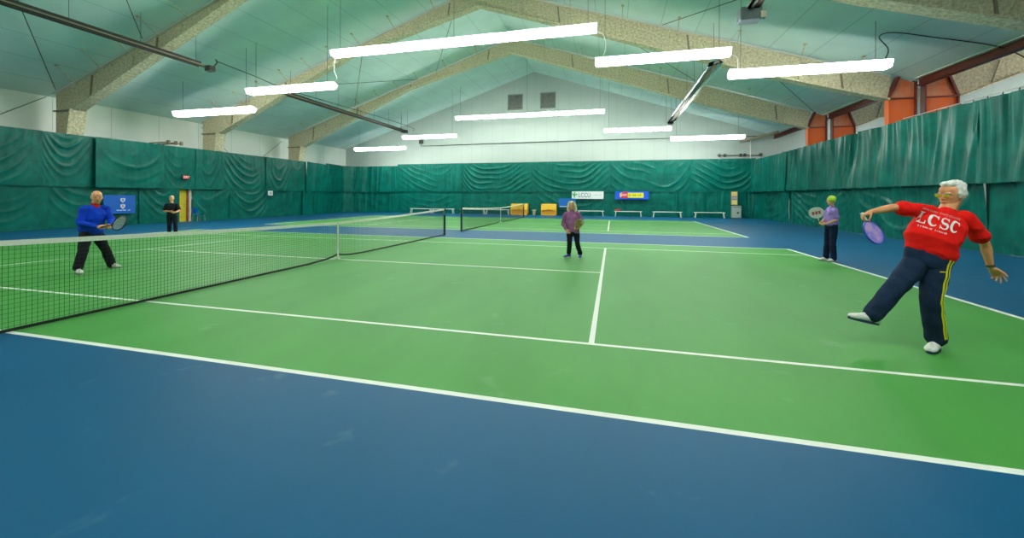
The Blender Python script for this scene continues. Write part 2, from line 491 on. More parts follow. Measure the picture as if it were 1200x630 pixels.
# long dark red eave beam in segments between the columns
for ya, yb, lab in ((-9.4, 4.2, 'near part'), (4.5, 11.1, 'middle part running up to the third column pair'), (11.4, 18.0, 'part between the third and fourth column pairs'), (18.3, 25.9, 'short far part near the rear wall')):
    t = thing('eave_beam', (18.6, (ya+yb)/2, 6.2), 'dark red eave beam along the right edge of the roof, ' + lab, 'beam', 'dark red eave beams')
    MB().box((18.58, ya, 6.16), (18.63, yb, 6.44)).build('web', MT['dred'], t)
    MB().box((18.50, ya, 6.13), (18.72, yb, 6.17)).build('bottom_flange', MT['dred'], t)
    MB().box((18.42, ya, 6.42), (18.56, yb, 6.46)).build('edge_strip', MT['edge'], t)
# rear corner brace
t = thing('eave_bracket', (17.2, 24.5, 5.9), 'short dark steel bracket under the ceiling in the far right corner', 'bracket')
MB().bar((16.3, 26.04, 6.0), (17.9, 23.2, 6.25), .12, .16).build('arm', MT['dk'], t)
MB().tube([(16.9, 25.7, 6.1), (16.9, 25.7, 4.4)], .03, 6).build('post', MT['edge'], t)

# thin brace rods under the roof and on the left wall
def rod(a, b, lab, r=.014, grp='roof brace rods'):
    o = MB().tube([a, b], r, 6).build('brace_rod', MT['pipe']); tag(o, lab, 'rod', grp)
ze = lambda x: zc(x)-.10
rods = [
 ((-18.6, 4.1), (-9.0, -2.4), 'thin dark brace rod crossing the near left ceiling towards the tan column'),
 ((-13.1, 4.1), (-6.0, -2.4), 'thin dark brace rod meeting the second tan frame halfway up the left slope'),
 ((-12.7, 18.0), (-7.4, 11.5), 'thin brace rod low on the left slope between third and fourth frames'),
 ((-5.9, 18.0), (-1.6, 11.5), 'thin brace rod near the ridge between third and fourth frames, left slope'),
 ((-7.4, 18.0), (-13.4, 11.5), 'thin crossing brace rod behind the left lamps under the ceiling'),
 ((5.0, 11.5), (11.9, 18.0), 'thin dark brace rod on the right slope passing behind the bright lamps'),
 ((8.8, 11.0), (11.4, 7.0), 'dark brace rod on the right slope dropping from the grey heater burner to the frame'),
 ((12.2, 11.5), (17.9, 18.0), 'thin dark brace rod on the right slope ending at the far red column'),
]
for a, b, lab in rods:
    rod((a[0], a[1], ze(a[0])-.02), (b[0], b[1], ze(b[0])-.02), lab)
rod((-19.45, 4.2, 6.2), (-19.45, -2.3, 1.1), 'thin diagonal rod on the white left wall beside the first tan column')
rod((-19.45, 11.5, 6.0), (-19.45, 17.9, 1.0), 'thin diagonal rod on the left wall falling away from the third tan column')
rod((-19.5, 18.0, 6.0), (-19.5, 11.8, 1.0), 'thin diagonal rod on the left wall falling from the farthest tan column')

# ------------------------------------------------------------------ strip lights
def strip_light(x0, x1, Y, z, n, lab, grp):
    t = thing('strip_light', ((x0+x1)/2, Y, z), lab, 'lamp', grp)
    a, b = x0+.03, x1-.03
    MB().prism([(a, Y-.30, z+.22), (a, Y+.30, z+.22), (a, Y+.27, z+.25), (a, Y+.07, z+.31), (a, Y-.07, z+.31), (a, Y-.27, z+.25)], (b-a, 0, 0)).build('housing', MT['hood'], t)
    w = (b-a)/n
    for k in range(n):
        xa, xb = a+k*w+.03, a+(k+1)*w-.03
        MB().prism([(xa, Y-.21, z+.215), (xa, Y-.19, z+.01), (xa, Y-.12, z), (xa, Y+.12, z), (xa, Y+.19, z+.01), (xa, Y+.21, z+.215)], (xb-xa, 0, 0)).build('diffuser', MT['lamp'] if Y > 0 else MT['lamp_dim'], t)
    for x in (a-.02, b):
        MB().prism([(x, Y-.30, z+.22), (x, Y-.20, z-.005), (x, Y+.20, z-.005), (x, Y+.30, z+.22), (x, Y+.09, z+.32), (x, Y-.09, z+.32)], (.02, 0, 0)).build('end_cap', MT['hood'], t)
    m = max(2, n//4+1)
    for k in range(m):
        x = a+.35+(b-a-.7)*k/(m-1)
        MB().tube([(x, Y, z+.30), (x, Y, zc(x)-.01 if x < 18.6 else zn(x))], .008, 5).build('hanger_wire', MT['pipe'], t)
    return t
rows = [(7.5, 'nearer row', 'strip lights over the gap between the courts', (8.12, 6.76, 5.94, 6.64, 5.75)),
        (22.5, 'far row', 'strip lights near the rear gable', (8.02, 6.52, 5.76, 6.55, 5.64)),
        (-7.3, 'row above the near floor', 'strip lights over the near floor', (8.12, 6.76, 5.94, 6.64, 5.75))]
for Y, rl, grp, zz in rows:
    strip_light(-6.2, 6.0, Y, zz[0], 10, 'long central white strip light below the ridge, %s' % rl, grp)
    strip_light(5.9, 10.75, Y, zz[1], 4, 'white strip light just right of the long central one, %s' % rl, grp)
    strip_light(10.7, 15.55, Y, zz[2], 4, 'rightmost low white strip light, %s' % rl, grp)
    strip_light(-11.1, -6.15, Y, zz[3], 4, 'white strip light just left of the long central one, %s' % rl, grp)
    strip_light(-15.9, -10.95, Y, zz[4], 4, 'leftmost low white strip light, %s' % rl, grp)
for Y, rl in ((22.5, 'far'), (7.5, 'middle'), (-7.3, 'near')):
    strip_light(31.5, 37.5, Y, 9.0, 5, 'added unseen strip light brightening the hall beyond the side curtain, %s one' % rl, 'strip lights of the hall beyond')  # upper lamps added out of view to brighten the hall next door
    strip_light(21.5, 26.5, Y, 5.6, 4, 'white strip light glowing in the hall beyond the side curtain, %s one' % rl, 'strip lights of the hall beyond')

def cord(name, pts, r, m, lab, cat='cable', grp=None):
    P = [V(p) for p in pts]; out = []
    P = [P[0]*2-P[1]]+P+[P[-1]*2-P[-2]]
    for i in range(1, len(P)-2):
        for k in range(6):
            t = k/6; a, b, c, d = P[i-1:i+3]
            out.append(.5*((2*b)+(c-a)*t+(2*a-5*b+4*c-d)*t*t+(3*b-a-3*c+d)*t**3))
    out.append(P[-2])
    o = MB().tube(out, r, 6).build(name, m, smooth=True); tag(o, lab, cat, grp); return o
cord('power_cable', [(-6.1, 7.5, 8.12), (-6.15, 7.5, 7.5), (-6.0, 7.5, 7.1), (-6.2, 7.5, 6.95)], .014, MT['white'], 'white cable drooping between the long lamp and the lamp left of it', 'cable', 'white lamp cables')
cord('power_cable', [(6.0, 7.5, 8.12), (6.25, 7.5, 7.9), (6.3, 7.5, 7.4), (6.15, 7.5, 6.95)], .014, MT['white'], 'white cable drooping from the right end of the long lamp', 'cable', 'white lamp cables')
cord('power_cable', [(10.7, 7.5, 6.8), (10.95, 7.5, 6.7), (11.0, 7.5, 6.4), (10.95, 7.5, 6.1)], .014, MT['white'], 'white cable drooping to the rightmost near lamp', 'cable', 'white lamp cables')
cord('power_cable', [(15.4, 7.5, 6.15), (15.75, 7.9, 6.7), (15.65, 8.2, 7.25), (15.9, 7.9, 7.26), (16.9, 7.7, 6.92), (18.45, 7.55, 6.42), (19.2, 7.5, 5.9), (20.0, 7.4, 5.2)], .018, MT['pipe'], 'dark cable looping from the rightmost near lamp along the ceiling to the red beam')

# ------------------------------------------------------------------ gas radiant heaters hanging under the slopes
def heater(x, z, ya, yb, tilt, lab, w=.30, shiny=False, dark_tube=True):
    t = thing('radiant_heater', (x, (ya+yb)/2, z), lab, 'heater', 'hanging gas tube heaters')
    MB().tube([(x, ya, z), (x, yb, z)], .055, 10).build('burner_tube', MT['pipe'] if not shiny else MT['steel'], t, smooth=True)
    MB().tube([(x+.12, ya+.1, z+.02), (x+.12, yb-.1, z+.02)], .045 if shiny else .028, 10).build('return_tube', MT['dk'] if not shiny else mat('heat_stained_steel', (.55, .34, .24), .35, .7), t, smooth=True)
    c, s = math.cos(tilt), math.sin(tilt)
    pr = [(-w, -.06), (-w*.55, .12), (-.06, .16), (.06, .16), (w*.55, .12), (w, -.06)]
    pr += [(a*.97, b+.012-.03*(abs(a) > w*.9)) for a, b in reversed(pr)]
    MB().prism([(x+a*c-b*s, ya+.2, z+a*s+b*c) for a, b in pr], (0, yb-ya-.4, 0)).build('reflector', MT['alu'] if shiny else MT['pipe'], t)
    k = int((yb-ya)/2.5)+1
    for i in range(k+1):
        y = ya+.4+(yb-ya-.8)*i/k
        MB().tube([(x, y, z+.14), (x, y, zc(x)-.01)], .007, 5).build('hanger_chain', MT['pipe'], t)
    return t
h = heater(-11.7, 7.50, -8.0, 5.7, .0, 'dark gas heater tube hanging along the near left ceiling', w=.08)
b = MB().box((-11.86, 5.8, 7.36), (-11.54, 6.1, 7.62)); b.build('burner_box', MT['pipe'], h, bevel=.02)
MB().tube([(-11.7, 6.1, 7.6), (-11.7, 6.3, 7.9), (-11.8, 6.3, 8.05)], .03, 6).build('gas_pipe', MT['pipe'], h)
h = heater(-11.7, 7.42, 10.3, 23.6, 0, 'dark gas heater tube hanging along the far left ceiling', w=.08)
MB().box((-11.9, 23.5, 7.32), (-11.5, 24.0, 7.58)).build('burner_box', MT['black'], h, bevel=.02)
o = cord('gas_pipe', [(-11.7, 6.3, 7.95), (-11.7, 8.3, 7.85), (-11.7, 10.3, 7.72), (-11.7, 14, 7.8), (-11.6, 20, 7.95), (-11.4, 24.6, 7.9), (-11.4, 24.7, 7.6)], .02, MT['pipe'], 'thin dark gas pipe bridging the two left heater tubes', 'pipe')
h = heater(10.75, 7.25, 9.6, 23.0, .25, 'shiny gas heater with bright reflector hanging on the far right slope', w=.32, shiny=True)
MB().box((10.6, 22.9, 7.1), (10.95, 23.35, 7.4)).build('burner_box', MT['black'], h, bevel=.02)
MB().prism([(10.45, 9.35, 7.15), (11.15, 9.35, 7.32), (11.15, 9.6, 7.42), (10.45, 9.6, 7.25)], (0, .12, .14)).build('end_cap', MT['alu'], h)
h = heater(10.95, 7.75, -8.0, 6.0, .0, 'gas heater on the near right slope with a grey burner box at its end', w=.20, shiny=True)
MB().box((10.65, 6.0, 7.42), (11.3, 6.45, 7.86)).build('burner_box', mat('grey_blue_metal', (.22, .26, .30), .5, .3), h, bevel=.03)
MB().box((11.2, 5.85, 7.38), (11.36, 6.0, 7.60)).build('bracket', MT['alu'], h)

# small hardware on top of the curtain rails
t = thing('pulley_bracket', (15.0, YB-.3, 4.55), 'small dark pulley hardware on the rear wall above the right curtain end', 'hardware')
MB().tube([(14.6, YB-.12, 4.95), (17.8, YB-.12, 4.90)], .025, 6).build('rail', MT['pipe'], t)
for x in (14.7, 15.1, 16.2, 16.5, 17.6):
    MB().box((x, YB-.22, 4.82), (x+.16, YB-.02, 5.05)).build('pulley', MT['pipe'], t, bevel=.02)
t = thing('cable_clamp', (-19.2, 8.8, 4.5), 'small pair of dark clamps on the left wall just above the curtain', 'hardware')
for y in (8.6, 9.0, 9.3):
    MB().tube([(-19.6, y, 4.6), (-18.1, y, 4.62)], .03, 6).build('arm', MT['dk'], t)
    MB().box((-18.2, y-.06, 4.5), (-18.05, y+.06, 4.72)).build('clamp', MT['dk'], t, bevel=.02)
t = thing('curtain_rail', (17.75, 8, 4.75), 'pale rail with dark hooks above the right side curtain', 'rail')
MB().tube([(17.95, -9, 4.80), (17.95, 10.9, 4.80)], .016, 8).build('rail', MT['edge'], t)
for k in range(40):
    y = -8.8+k*.5
    MB().tube([(17.95, y, 4.80), (17.93, y, 4.66)], .016, 5).build('hook', MT['pipe'], t)

# ------------------------------------------------------------------ curtains
def path_len(pts):
    L = [0]
    for a, b in zip(pts[:-1], pts[1:]): L.append(L[-1]+(V(b)-V(a)).length)
    return L
def path_at(pts, L, s):
    s = max(0, min(L[-1], s))
    for i in range(len(pts)-1):
        if s <= L[i+1]+1e-9:
            t = (s-L[i])/max(1e-9, L[i+1]-L[i]); return V(pts[i]).lerp(V(pts[i+1]), t), (V(pts[i+1])-V(pts[i])).normalized()
    return V(pts[-1]), (V(pts[-1])-V(pts[-2])).normalized()
def curtain(name, pts, z0, z1, off, swag, pleat, lab, grp, seed, side=1, flare=0.0, sag_top=.0):
    """one hanging sheet along pts (xy); folds are real displacement towards the room"""
    pts = [V((p[0], p[1], 0)) for p in pts]
    pts = [pts[0]-(pts[1]-pts[0]).normalized()*.07] + pts[1:-1] + [pts[-1]+(pts[-1]-pts[-2]).normalized()*.07]
    off += .06*(seed % 2)
    L = path_len(pts); T = L[-1]
    nu = max(10, int(T/.05)); nv = max(16, int((z0-z1)/.06))
    mb = MB(); rnd = random.Random(seed)
    nsw = max(1, round(T/5.0)); ed = [0]+[ (k+rnd.uniform(-.18, .18))/nsw for k in range(1, nsw)]+[1]
    ls = [rnd.uniform(.42, .75) for _ in range(nsw)]; sg = [rnd.uniform(.8, 1.5) for _ in range(nsw)]
    tilt = [rnd.uniform(-.5, .5) for _ in range(nsw)]; strg = [rnd.uniform(.55, 1.25) for _ in range(nsw)]
    H = z0-z1
    for i in range(nu+1):
        s = T*i/nu
        p, d = path_at(pts, L, s)
        n = V((d.y, -d.x, 0))*side
        f = i/nu; k = 0
        while k < nsw-1 and f > ed[k+1]: k += 1
        u = (f-ed[k])/(ed[k+1]-ed[k]); u = max(0, min(1, u))
        bow = max(0, 4*u*(1-u)); us = u+tilt[k]*u*(1-u)
        cat = 4*us*(1-us)
        for j in range(nv+1):
            v = j/nv; z = z0-H*v
            wob = noise.noise(V((s*.55, z*.5+seed*2.3, seed)))
            ph = (v*H - sg[k]*H*.55*cat)/ls[k] + wob*.6
            fr_ = ph-math.floor(ph)
            ridge = math.exp(-((fr_-.5)/(.10 if fr_ < .5 else .20))**2)
            mask = max(0, min(1, .55+1.5*noise.noise(V((s*.42+9, z*.7, seed*1.7)))))
            amp = swag*strg[k]*bow**.7*mask*min(1, v*5)*min(1, (1-v)*6+.15)
            q = noise.noise(V((s*1.5+seed+v*.35, v*.45, seed*.37))); q2 = noise.noise(V((s*3.7+seed*3, v*.5+4, seed)))
            pl = (1-abs(q)*2.4)*.75+(1-abs(q2)*2.2)*.35
            w = off + amp*ridge + pleat*pl*(1.15-.45*v) + flare*v*v + .03*noise.noise(V((s*.6, z*.6, seed)))
            z_ = z - .02*noise.noise(V((s*1.3, 7, seed)))*v
            mb.v.append(V((p.x, p.y, z_)) + n*w)
    for i in range(nu):
        for j in range(nv):
            a = i*(nv+1)+j
            mb.f.append((a, a+nv+1, a+nv+2, a+1))
    o = mb.build(name, MT['vinyl'], smooth=True)
    tag(o, lab, 'curtain', grp); return o
ORD = ['first', 'second', 'third', 'fourth', 'fifth', 'sixth', 'seventh', 'eighth', 'ninth', 'tenth', 'eleventh', 'twelfth']
CX = -17.82
CP = 1.55*0+0
leftp = [(-11.3, -3.9), (-3.9, .3), (.3, 3.15), (3.15, 5.05), (5.05, 7.9), (7.9, 9.85), (9.85, 11.5), (11.5, 14.8), (14.8, 16.95), (16.95, 18.6), (18.6, 21.6)]
def cxl(y): return CX if y < 19 else CX-(y-19)*.22
TOPZ, MID = 4.36, 1.96
for i, (a, b) in enumerate(leftp):
    sw = [.07, .07, .05, .07, .10, .07, .03, .12, .06, .02, .03][i]; pl = [.04, .04, .02, .03, .03, .03, .05, .035, .04, .06, .07][i]
    bul = .12 if i == 4 else 0
    curtain('curtain', [(cxl(a)+.0, a+.01), (cxl(b), b-.01)], TOPZ, MID-.03, .10+bul, sw, pl, 'upper green vinyl curtain panel on the left wall, %s from the near end' % ORD[i], 'upper curtain panels on the left wall', 11+i, 1)
lowp = [(-11.3, -3.9), (-3.9, .3), (.3, 3.4), (3.4, 7.0), (7.0, 8.9), (9.78, 12.1), (12.1, 14.9), (14.9, 18.3), (18.3, 21.6)]
for i, (a, b) in enumerate(lowp):
    sw = [.07, .07, .04, .12, .05, .08, .14, .08, .04][i]; pl = [.03, .03, .02, .02, .03, .04, .03, .05, .07][i]
    curtain('curtain', [(cxl(a), a+.01), (cxl(b), b-.01)], MID+.12, .01, .0, sw, pl, 'lower green vinyl curtain panel on the left wall, %s from the near end' % ORD[i], 'lower curtain panels on the left wall', 41+i, 1)
YC = 25.75
# pleated corner piece, then the rear run
corner = [(cxl(21.6), 21.6), (-18.75, 23.4), (-18.9, 24.6), (-18.2, 25.4), (-16.9, YC), (-13.45, YC)]
curtain('curtain', corner, TOPZ+.12, MID, .10, .0, .10, 'upper pleated green curtain wrapping the rear left corner', 'corner curtains', 61)
curtain('curtain', corner, MID+.12, .01, .0, .02, .09, 'lower pleated green curtain wrapping the rear left corner', 'corner curtains', 62)
rearp = [(-13.4, -6.95), (-6.95, -.26), (-.26, 6.35), (6.35, 12.65), (12.65, 17.2)]
for i, (a, b) in enumerate(rearp):
    curtain('curtain', [(a+.01, YC), (b-.01, YC)], TOPZ+.28, MID+.06, .10, [.04, .15, .15, .14, .10][i], .03, 'upper green vinyl curtain panel on the rear wall, %s from the left' % ORD[i], 'upper curtain panels on the rear wall', 71+i)
rearl = [(-13.4, -6.95), (-6.95, -.26), (-.26, 6.35), (6.35, 11.8), (11.8, 17.2)]
for i, (a, b) in enumerate(rearl):
    curtain('curtain', [(a+.01, YC), (b-.01, YC)], MID+.15, .01, .0, [.05, .05, .06, .05, .0][i], [.03, .03, .03, .045, .08][i], 'lower green vinyl curtain panel on the rear wall, %s from the left' % ORD[i], 'lower curtain panels on the rear wall', 81+i)
CR = 17.46
rc = [(17.2, YC), (17.4, 25.2), (CR, 24.0)]
rightp = [rc+[(CR, 20.0)], [(CR, 20.0), (CR, 13.0)], [(CR, 13.0), (CR, 6.5)], [(CR, 6.5), (CR, 0)], [(CR, 0), (CR, -5.6)], [(CR, -5.6), (CR, -11.3)]]
for i, pts in enumerate(rightp):
    curtain('curtain', pts, 4.52, 2.04, .14, .0, .17, 'upper pleated green curtain on the right side, %s from the rear corner' % ORD[i], 'upper curtain panels on the right side', 91+i, flare=.10)
    curtain('curtain', pts, 2.3, .01, .0, .07, .10, 'lower green curtain on the right side, %s from the rear corner' % ORD[i], 'lower curtain panels on the right side', 101+i)
fr = [(CR-.4, YF+.3), (CX+.2, YF+.3)]
curtain('curtain', fr, TOPZ, 1.9, .1, .08, .03, 'upper green curtain along the front wall behind the camera', 'curtains on the front wall', 111)
curtain('curtain', fr, 2.05, .01, .0, .08, .03, 'lower green curtain along the front wall behind the camera', 'curtains on the front wall', 112)

# ------------------------------------------------------------------ nets
def net(Y0, lab, gap=True):
    t = thing('tennis_net', (0, Y0, 0), lab, 'net')
    def top(y): return .914+(1.07-.914)*abs(y)/6.4 - .02*math.sin(PI*min(1, abs(y)/6.4))
    def bot(y): return .015+.10*math.exp(-(abs(y)/.35))
    b = MB()
    n = int(12.7/.047)
    for i in range(n+1):
        y = -6.35+12.7*i/n
        b.tube([(0, Y0+y, bot(y)+.01), (0, Y0+y, top(y)-.02)], .0021, 3, caps=False)
    for k in range(1, 20):
        pts = []
        for i in range(41):
            y = -6.35+12.7*i/40; q = k/20
            pts.append((0, Y0+y, bot(y)+(top(y)-bot(y))*q))
        b.tube(pts, .0021, 3, caps=False)
    b.build('net_mesh', MT['netcord'], t)
    b = MB(); m = 48
    for s_ in (-1, 1):
        for i in range(m):
            ya, yb = -6.38+12.76*i/m, -6.38+12.76*(i+1)/m
            x = .008*s_
            b.add([(x, Y0+ya, top(ya)-.055), (x, Y0+yb, top(yb)-.055), (x*.8, Y0+yb, top(yb)+.006), (x*.8, Y0+ya, top(ya)+.006)], [(0,1,2,3)])
    for i in range(m):
        ya, yb = -6.38+12.76*i/m, -6.38+12.76*(i+1)/m
        b.add([(-.0064, Y0+ya, top(ya)+.006), (.0064, Y0+ya, top(ya)+.006), (.0064, Y0+yb, top(yb)+.006), (-.0064, Y0+yb, top(yb)+.006)], [(0,1,2,3)])
    b.build('top_band', MT['band'], t)
    b = MB(); yy = [-6.35, -3, -1, -.5, -.3, -.15, -.04, .04, .15, .3, .5, 1, 3, 6.35]
    for ya, yb in zip(yy[:-1], yy[1:]):
        b.bar((0, Y0+ya, bot(ya)+.012), (0, Y0+yb, bot(yb)+.012), .012, .035)
    b.build('bottom_band', MT['netcord'], t)
    b = MB().box((-.012, Y0-.025, .02), (.012, Y0+.025, .93)); b.box((-.014, Y0-.03, .86), (.014, Y0+.03, .925))
    b.build('center_strap', MT['strap'], t)
    b = MB().box((-.05, Y0-.04, 0), (.05, Y0+.04, .03)); b.build('floor_anchor', MT['strap'], t)
    for s_ in (-1, 1):
        p = MB().tube([(0, Y0+6.4*s_, 0), (0, Y0+6.4*s_, 1.08)], .045, 14).tube([(0, Y0+6.4*s_, 1.08), (0, Y0+6.4*s_, 1.10)], .05, 14)
        o = p.build('post', MT['post'], t, smooth=False)
        MB().box((-.035, Y0+6.4*s_-.06*s_-.02, .82), (.035, Y0+6.4*s_-.06*s_+.02, .98)).build('winch', MT['steel'], o)
    return t
net(0, 'long tennis net with white top band across the near court')
net(COURT_GAP, 'smaller looking tennis net across the far court near the benches')

# ------------------------------------------------------------------ benches and things by the rear curtain
bw = mat('bench_white', (.78, .78, .72), .45)
def bench(x0, x1, y, lab):
    t = thing('bench', ((x0+x1)/2, y, 0), lab, 'bench', 'white benches along the rear curtain')
    MB().box((x0, y-.14, .40), (x1, y+.14, .455)).build('seat', bw, t, bevel=.012)
    for s_, x in ((-1, x0+.12), (1, x1-.12)):
        b = MB()
        for yy in (-.11, .11):
            b.bar((x, y+yy, .40), (x+s_*.06, y+yy*1.3, 0), .05, .05, (0, 1, 0))
        b.box((x-.02, y-.11, .34), (x+.02, y+.11, .40))
        b.build('leg', bw, t)
    return t
for x0, x1, lab in ((-11.8, -9.65, 'white bench by the rear curtain, farthest left'), (-9.6, -7.42, 'white bench by the rear curtain beside the near net post, second from the left'),
                    (-6.8, -4.45, 'white bench seen through the far net, on its left side'), (-4.4, -2.2, 'white bench seen through the far net beside the yellow bin'),
                    (3.75, 5.9, 'white bench under the white banner, right of the woman in purple'), (6.74, 8.9, 'white bench under the blue banner with a red bag on it'),
                    (9.7, 11.9, 'white bench right of the blue banner, empty'), (12.8, 15.0, 'rightmost white bench beside the grey cabinet')):
    bench(x0, x1, 25.1, lab)
# red bag
t = thing('sports_bag', (7.05, 25.1, .456), 'small red and black bag lying on the bench under the blue banner', 'bag')
MB().ell((7.0, 25.1, .54), ((1, 0, 0), (0, 1, 0), (0, 0, 1)), (.26, .12, .085)).build('body', mat('bag_red', (.45, .03, .02), .6, var=.3), t, smooth=True)
MB().ell((7.27, 25.1, .52), ((1, 0, 0), (0, 1, 0), (0, 0, 1)), (.16, .11, .065)).build('end_pocket', mat('bag_black', (.02, .02, .025), .6), t, smooth=True)
MB().tube([(6.85, 25.05, .60), (6.95, 25.05, .68), (7.08, 25.05, .68), (7.18, 25.05, .60)], .012, 6).build('handle', MT['black'], t)

yel = mat('yellow_plastic', (.80, .46, .02), .45); oran = mat('amber_plastic', (.72, .30, .01), .5)
def yellow_bin(x0, x1, lab):
    t = thing('storage_bin', ((x0+x1)/2, 25.3, 0), lab, 'bin', 'yellow bins')
    y0, y1 = 25.0, 25.55
    b = MB().box((x0+.04, y0+.05, .06), (x1-.04, y1, .46)); b.build('body', oran, t, bevel=.02)
    b = MB().box((x0, y0+.02, 0), (x0+.08, y1, .5)); b.box((x1-.08, y0+.02, 0), (x1, y1, .5)); b.box((x0, y0+.02, .0), (x1, y1, .07)); b.build('frame', yel, t, bevel=.01)
    b = MB().prism([(x0, y0, .47), (x0, y1, .47), (x0, y1, .98), (x0, y0+.22, .98), (x0, y0+.02, .52)], (x1-x0, 0, 0)); b.build('lid', yel, t, bevel=.015)
    MB().box((x0+(x1-x0)*.42, y0-.01, .50), (x0+(x1-x0)*.58, y0+.03, .54)).build('latch', oran, t)
yellow_bin(-2.08, -.57, 'yellow and amber storage bin partly behind the far net post')
yellow_bin(.62, 1.93, 'yellow and amber storage bin standing clear, left of the woman in purple')
t = thing('trash_can', (-.03, 25.3, 0), 'small beige can on the floor between the two yellow bins', 'can')
MB().tube([(-.03, 25.3, 0), (-.03, 25.3, .40)], [.13, .15], 16).build('body', mat('beige_can', (.50, .44, .26), .6), t, smooth=False)
MB().tube([(-.03, 25.3, .40), (-.03, 25.3, .46)], [.20, .20], 16).build('rim', mat('beige_rim', (.58, .55, .42), .6), t)

def ticks(x0, x1, z0, z1, y, n, seed, axis='x'):
    """a row of tiny unreadable letter strokes"""
    r = random.Random(seed); b = MB(); w = (x1-x0)/n
    for k in range(n):
        if r.random() < .12: continue
        a = x0+k*w
        c = [(a+.12*w, z0), (a+.32*w, z1), (a+.62*w, z0), (a+.84*w, z1)]
        h_ = (z1-z0)*r.uniform(.75, 1)
        rects = [(a+.1*w, z0, a+.42*w, z0+h_)]
        if r.random() < .6: rects.append((a+.58*w, z0+(z1-z0)*.1, a+.85*w, z0+h_))
        for p in rects:
            if axis == 'x': b.box((p[0], y-.004, p[1]), (p[2], y, p[3]))
            else: b.box((y, p[0], p[1]), (y+.004, p[2], p[3]))
    return b
YBn = 25.50
# white banner
t = thing('banner', (4.5, YBn, 1.43), 'white banner reading LCCU with a green leaf mark on the rear curtain', 'banner')
MB().box((3.2, YBn, 1.43), (5.85, YBn+.03, 2.07)).build('sheet', mat('banner_white', (.78, .82, .82), .5), t)
text_mb('LCCU', .52, (4.28, YBn-.006, 1.58), (1, 0, 0), (0, 0, 1), .006, 'CENTER', .75).build('lettering', mat('banner_ink_grey', (.10, .12, .14), .6), t)
lf = MB()
for dx, dz, an in ((-.0, .12, 1.2), (-.12, .02, 2.2), (.12, .02, .5), (-.02, -.1, 1.6)):
    lf.ell((3.45+dx, YBn-.006, 1.78+dz), ((math.cos(an), 0, math.sin(an)), (-math.sin(an), 0, math.cos(an)), (0, 1, 0)), (.15, .055, .006), 12, 6)
lf.build('leaf_mark', mat('banner_green', (.05, .42, .12), .5), t)
ticks(4.85, 5.7, 1.73, 1.80, YBn, 14, 3).build('small_lettering', mat('banner_pale_grey', (.45, .5, .52), .6), t)
# blue banner with the yellow and red logo
t = thing('banner', (8.1, YBn, 1.45), 'bright blue banner with a yellow and red logo on the rear curtain', 'banner')
MB().box((6.8, YBn, 1.42), (9.45, YBn+.03, 2.08)).build('sheet', mat('banner_blue', (.0, .09, .72), .45), t)
lg = MB()
pts = []
x0, x1, z0, z1, rr = 7.15, 9.05, 1.55, 1.97, .16
for cx_, cz_, a0 in ((x1-.05, z1-.05, 0), (x0+rr, z1-rr, PI/2), (x0+rr, z0+rr, PI), (x1-.05, z0+.05, 1.5*PI)):
    r_ = rr if cx_ < 8 else .05
    for k in range(5):
        a = a0+PI/2*k/4; pts.append((cx_+r_*math.cos(a), YBn-.006, cz_+r_*math.sin(a)))
lg.prism(pts, (0, .006, 0)); lg.build('logo_panel', mat('logo_yellow', (.85, .78, .03), .5), t)
MB().prism([(7.28, YBn-.012, 1.50), (7.80, YBn-.012, 1.52), (7.80, YBn-.012, 2.03), (7.42, YBn-.012, 2.03), (7.28, YBn-.012, 1.85)], (0, .006, 0)).build('logo_badge', mat('logo_red', (.75, .03, .06), .5), t)
MB().prism([(7.22, YBn-.018, 1.68), (7.74, YBn-.018, 1.72), (7.74, YBn-.018, 1.86), (7.22, YBn-.018, 1.84)], (0, .006, 0)).build('logo_bar', mat('logo_pink', (.85, .45, .5), .5), t)
ticks(7.88, 8.95, 1.69, 1.83, YBn-.010, 11, 5).build('lettering', mat('logo_ink', (.12, .10, .01), .6), t)
# folded blue table behind the woman
t = thing('folded_table', (2.8, 25.35, 0), 'blue folded table standing upright behind the woman in purple', 'table')
MB().box((2.12, 25.30, .72), (3.55, 25.36, 1.45)).build('tabletop', mat('table_blue', (.0, .14, .55), .45), t, bevel=.01)
MB().box((2.2, 25.285, .74), (3.4, 25.297, .80)).build('edge_stripe', mat('stripe_white', (.7, .75, .8), .5), t)
for x in (2.25, 2.62, 3.0, 3.4):
    MB().bar((x, 25.33, .74), (x+.05, 25.40, 0), .05, .04, (0, 1, 0)).build('leg', mat('table_dark_steel', (.02, .04, .08), .5), t)
# notices and grey cabinet
t = thing('notice_strip', (15.72, 25.45, 1.05), 'vertical strip of yellow notices above the grey cabinet', 'notice')
MB().box((15.50, 25.46, 1.02), (15.98, 25.49, 2.08)).build('backing', mat('notice_brown', (.18, .12, .12), .7), t)
for za, zb, cl in ((1.72, 2.05, (.72, .58, .18)), (1.47, 1.68, (.42, .36, .45)), (1.06, 1.42, (.75, .66, .22))):
    MB().box((15.53, 25.445, za), (15.93, 25.458, zb)).build('paper', mat('paper_tone', cl, .7, var=.15, vscale=20), t)
t = thing('cabinet', (15.8, 25.3, 0), 'small pale grey cabinet on the floor at the right end of the benches', 'cabinet')
MB().box((15.52, 25.05, .03), (16.12, 25.5, .97)).build('body', mat('cabinet_grey', (.36, .44, .38), .5), t, bevel=.015)
MB().box((15.55, 25.035, .07), (16.09, 25.052, .84)).build('door', mat('cabinet_door_grey', (.40, .48, .42), .5), t, bevel=.006)
MB().prism([(15.80, 25.025, .50), (15.96, 25.025, .50), (15.90, 25.025, .36), (15.84, 25.025, .36)], (0, .012, 0)).build('emblem', MT['black'], t)
MB().box((15.55, 25.03, .86), (16.09, 25.05, .92)).build('vent_slot', mat('slot_grey', (.18, .22, .2), .6), t)

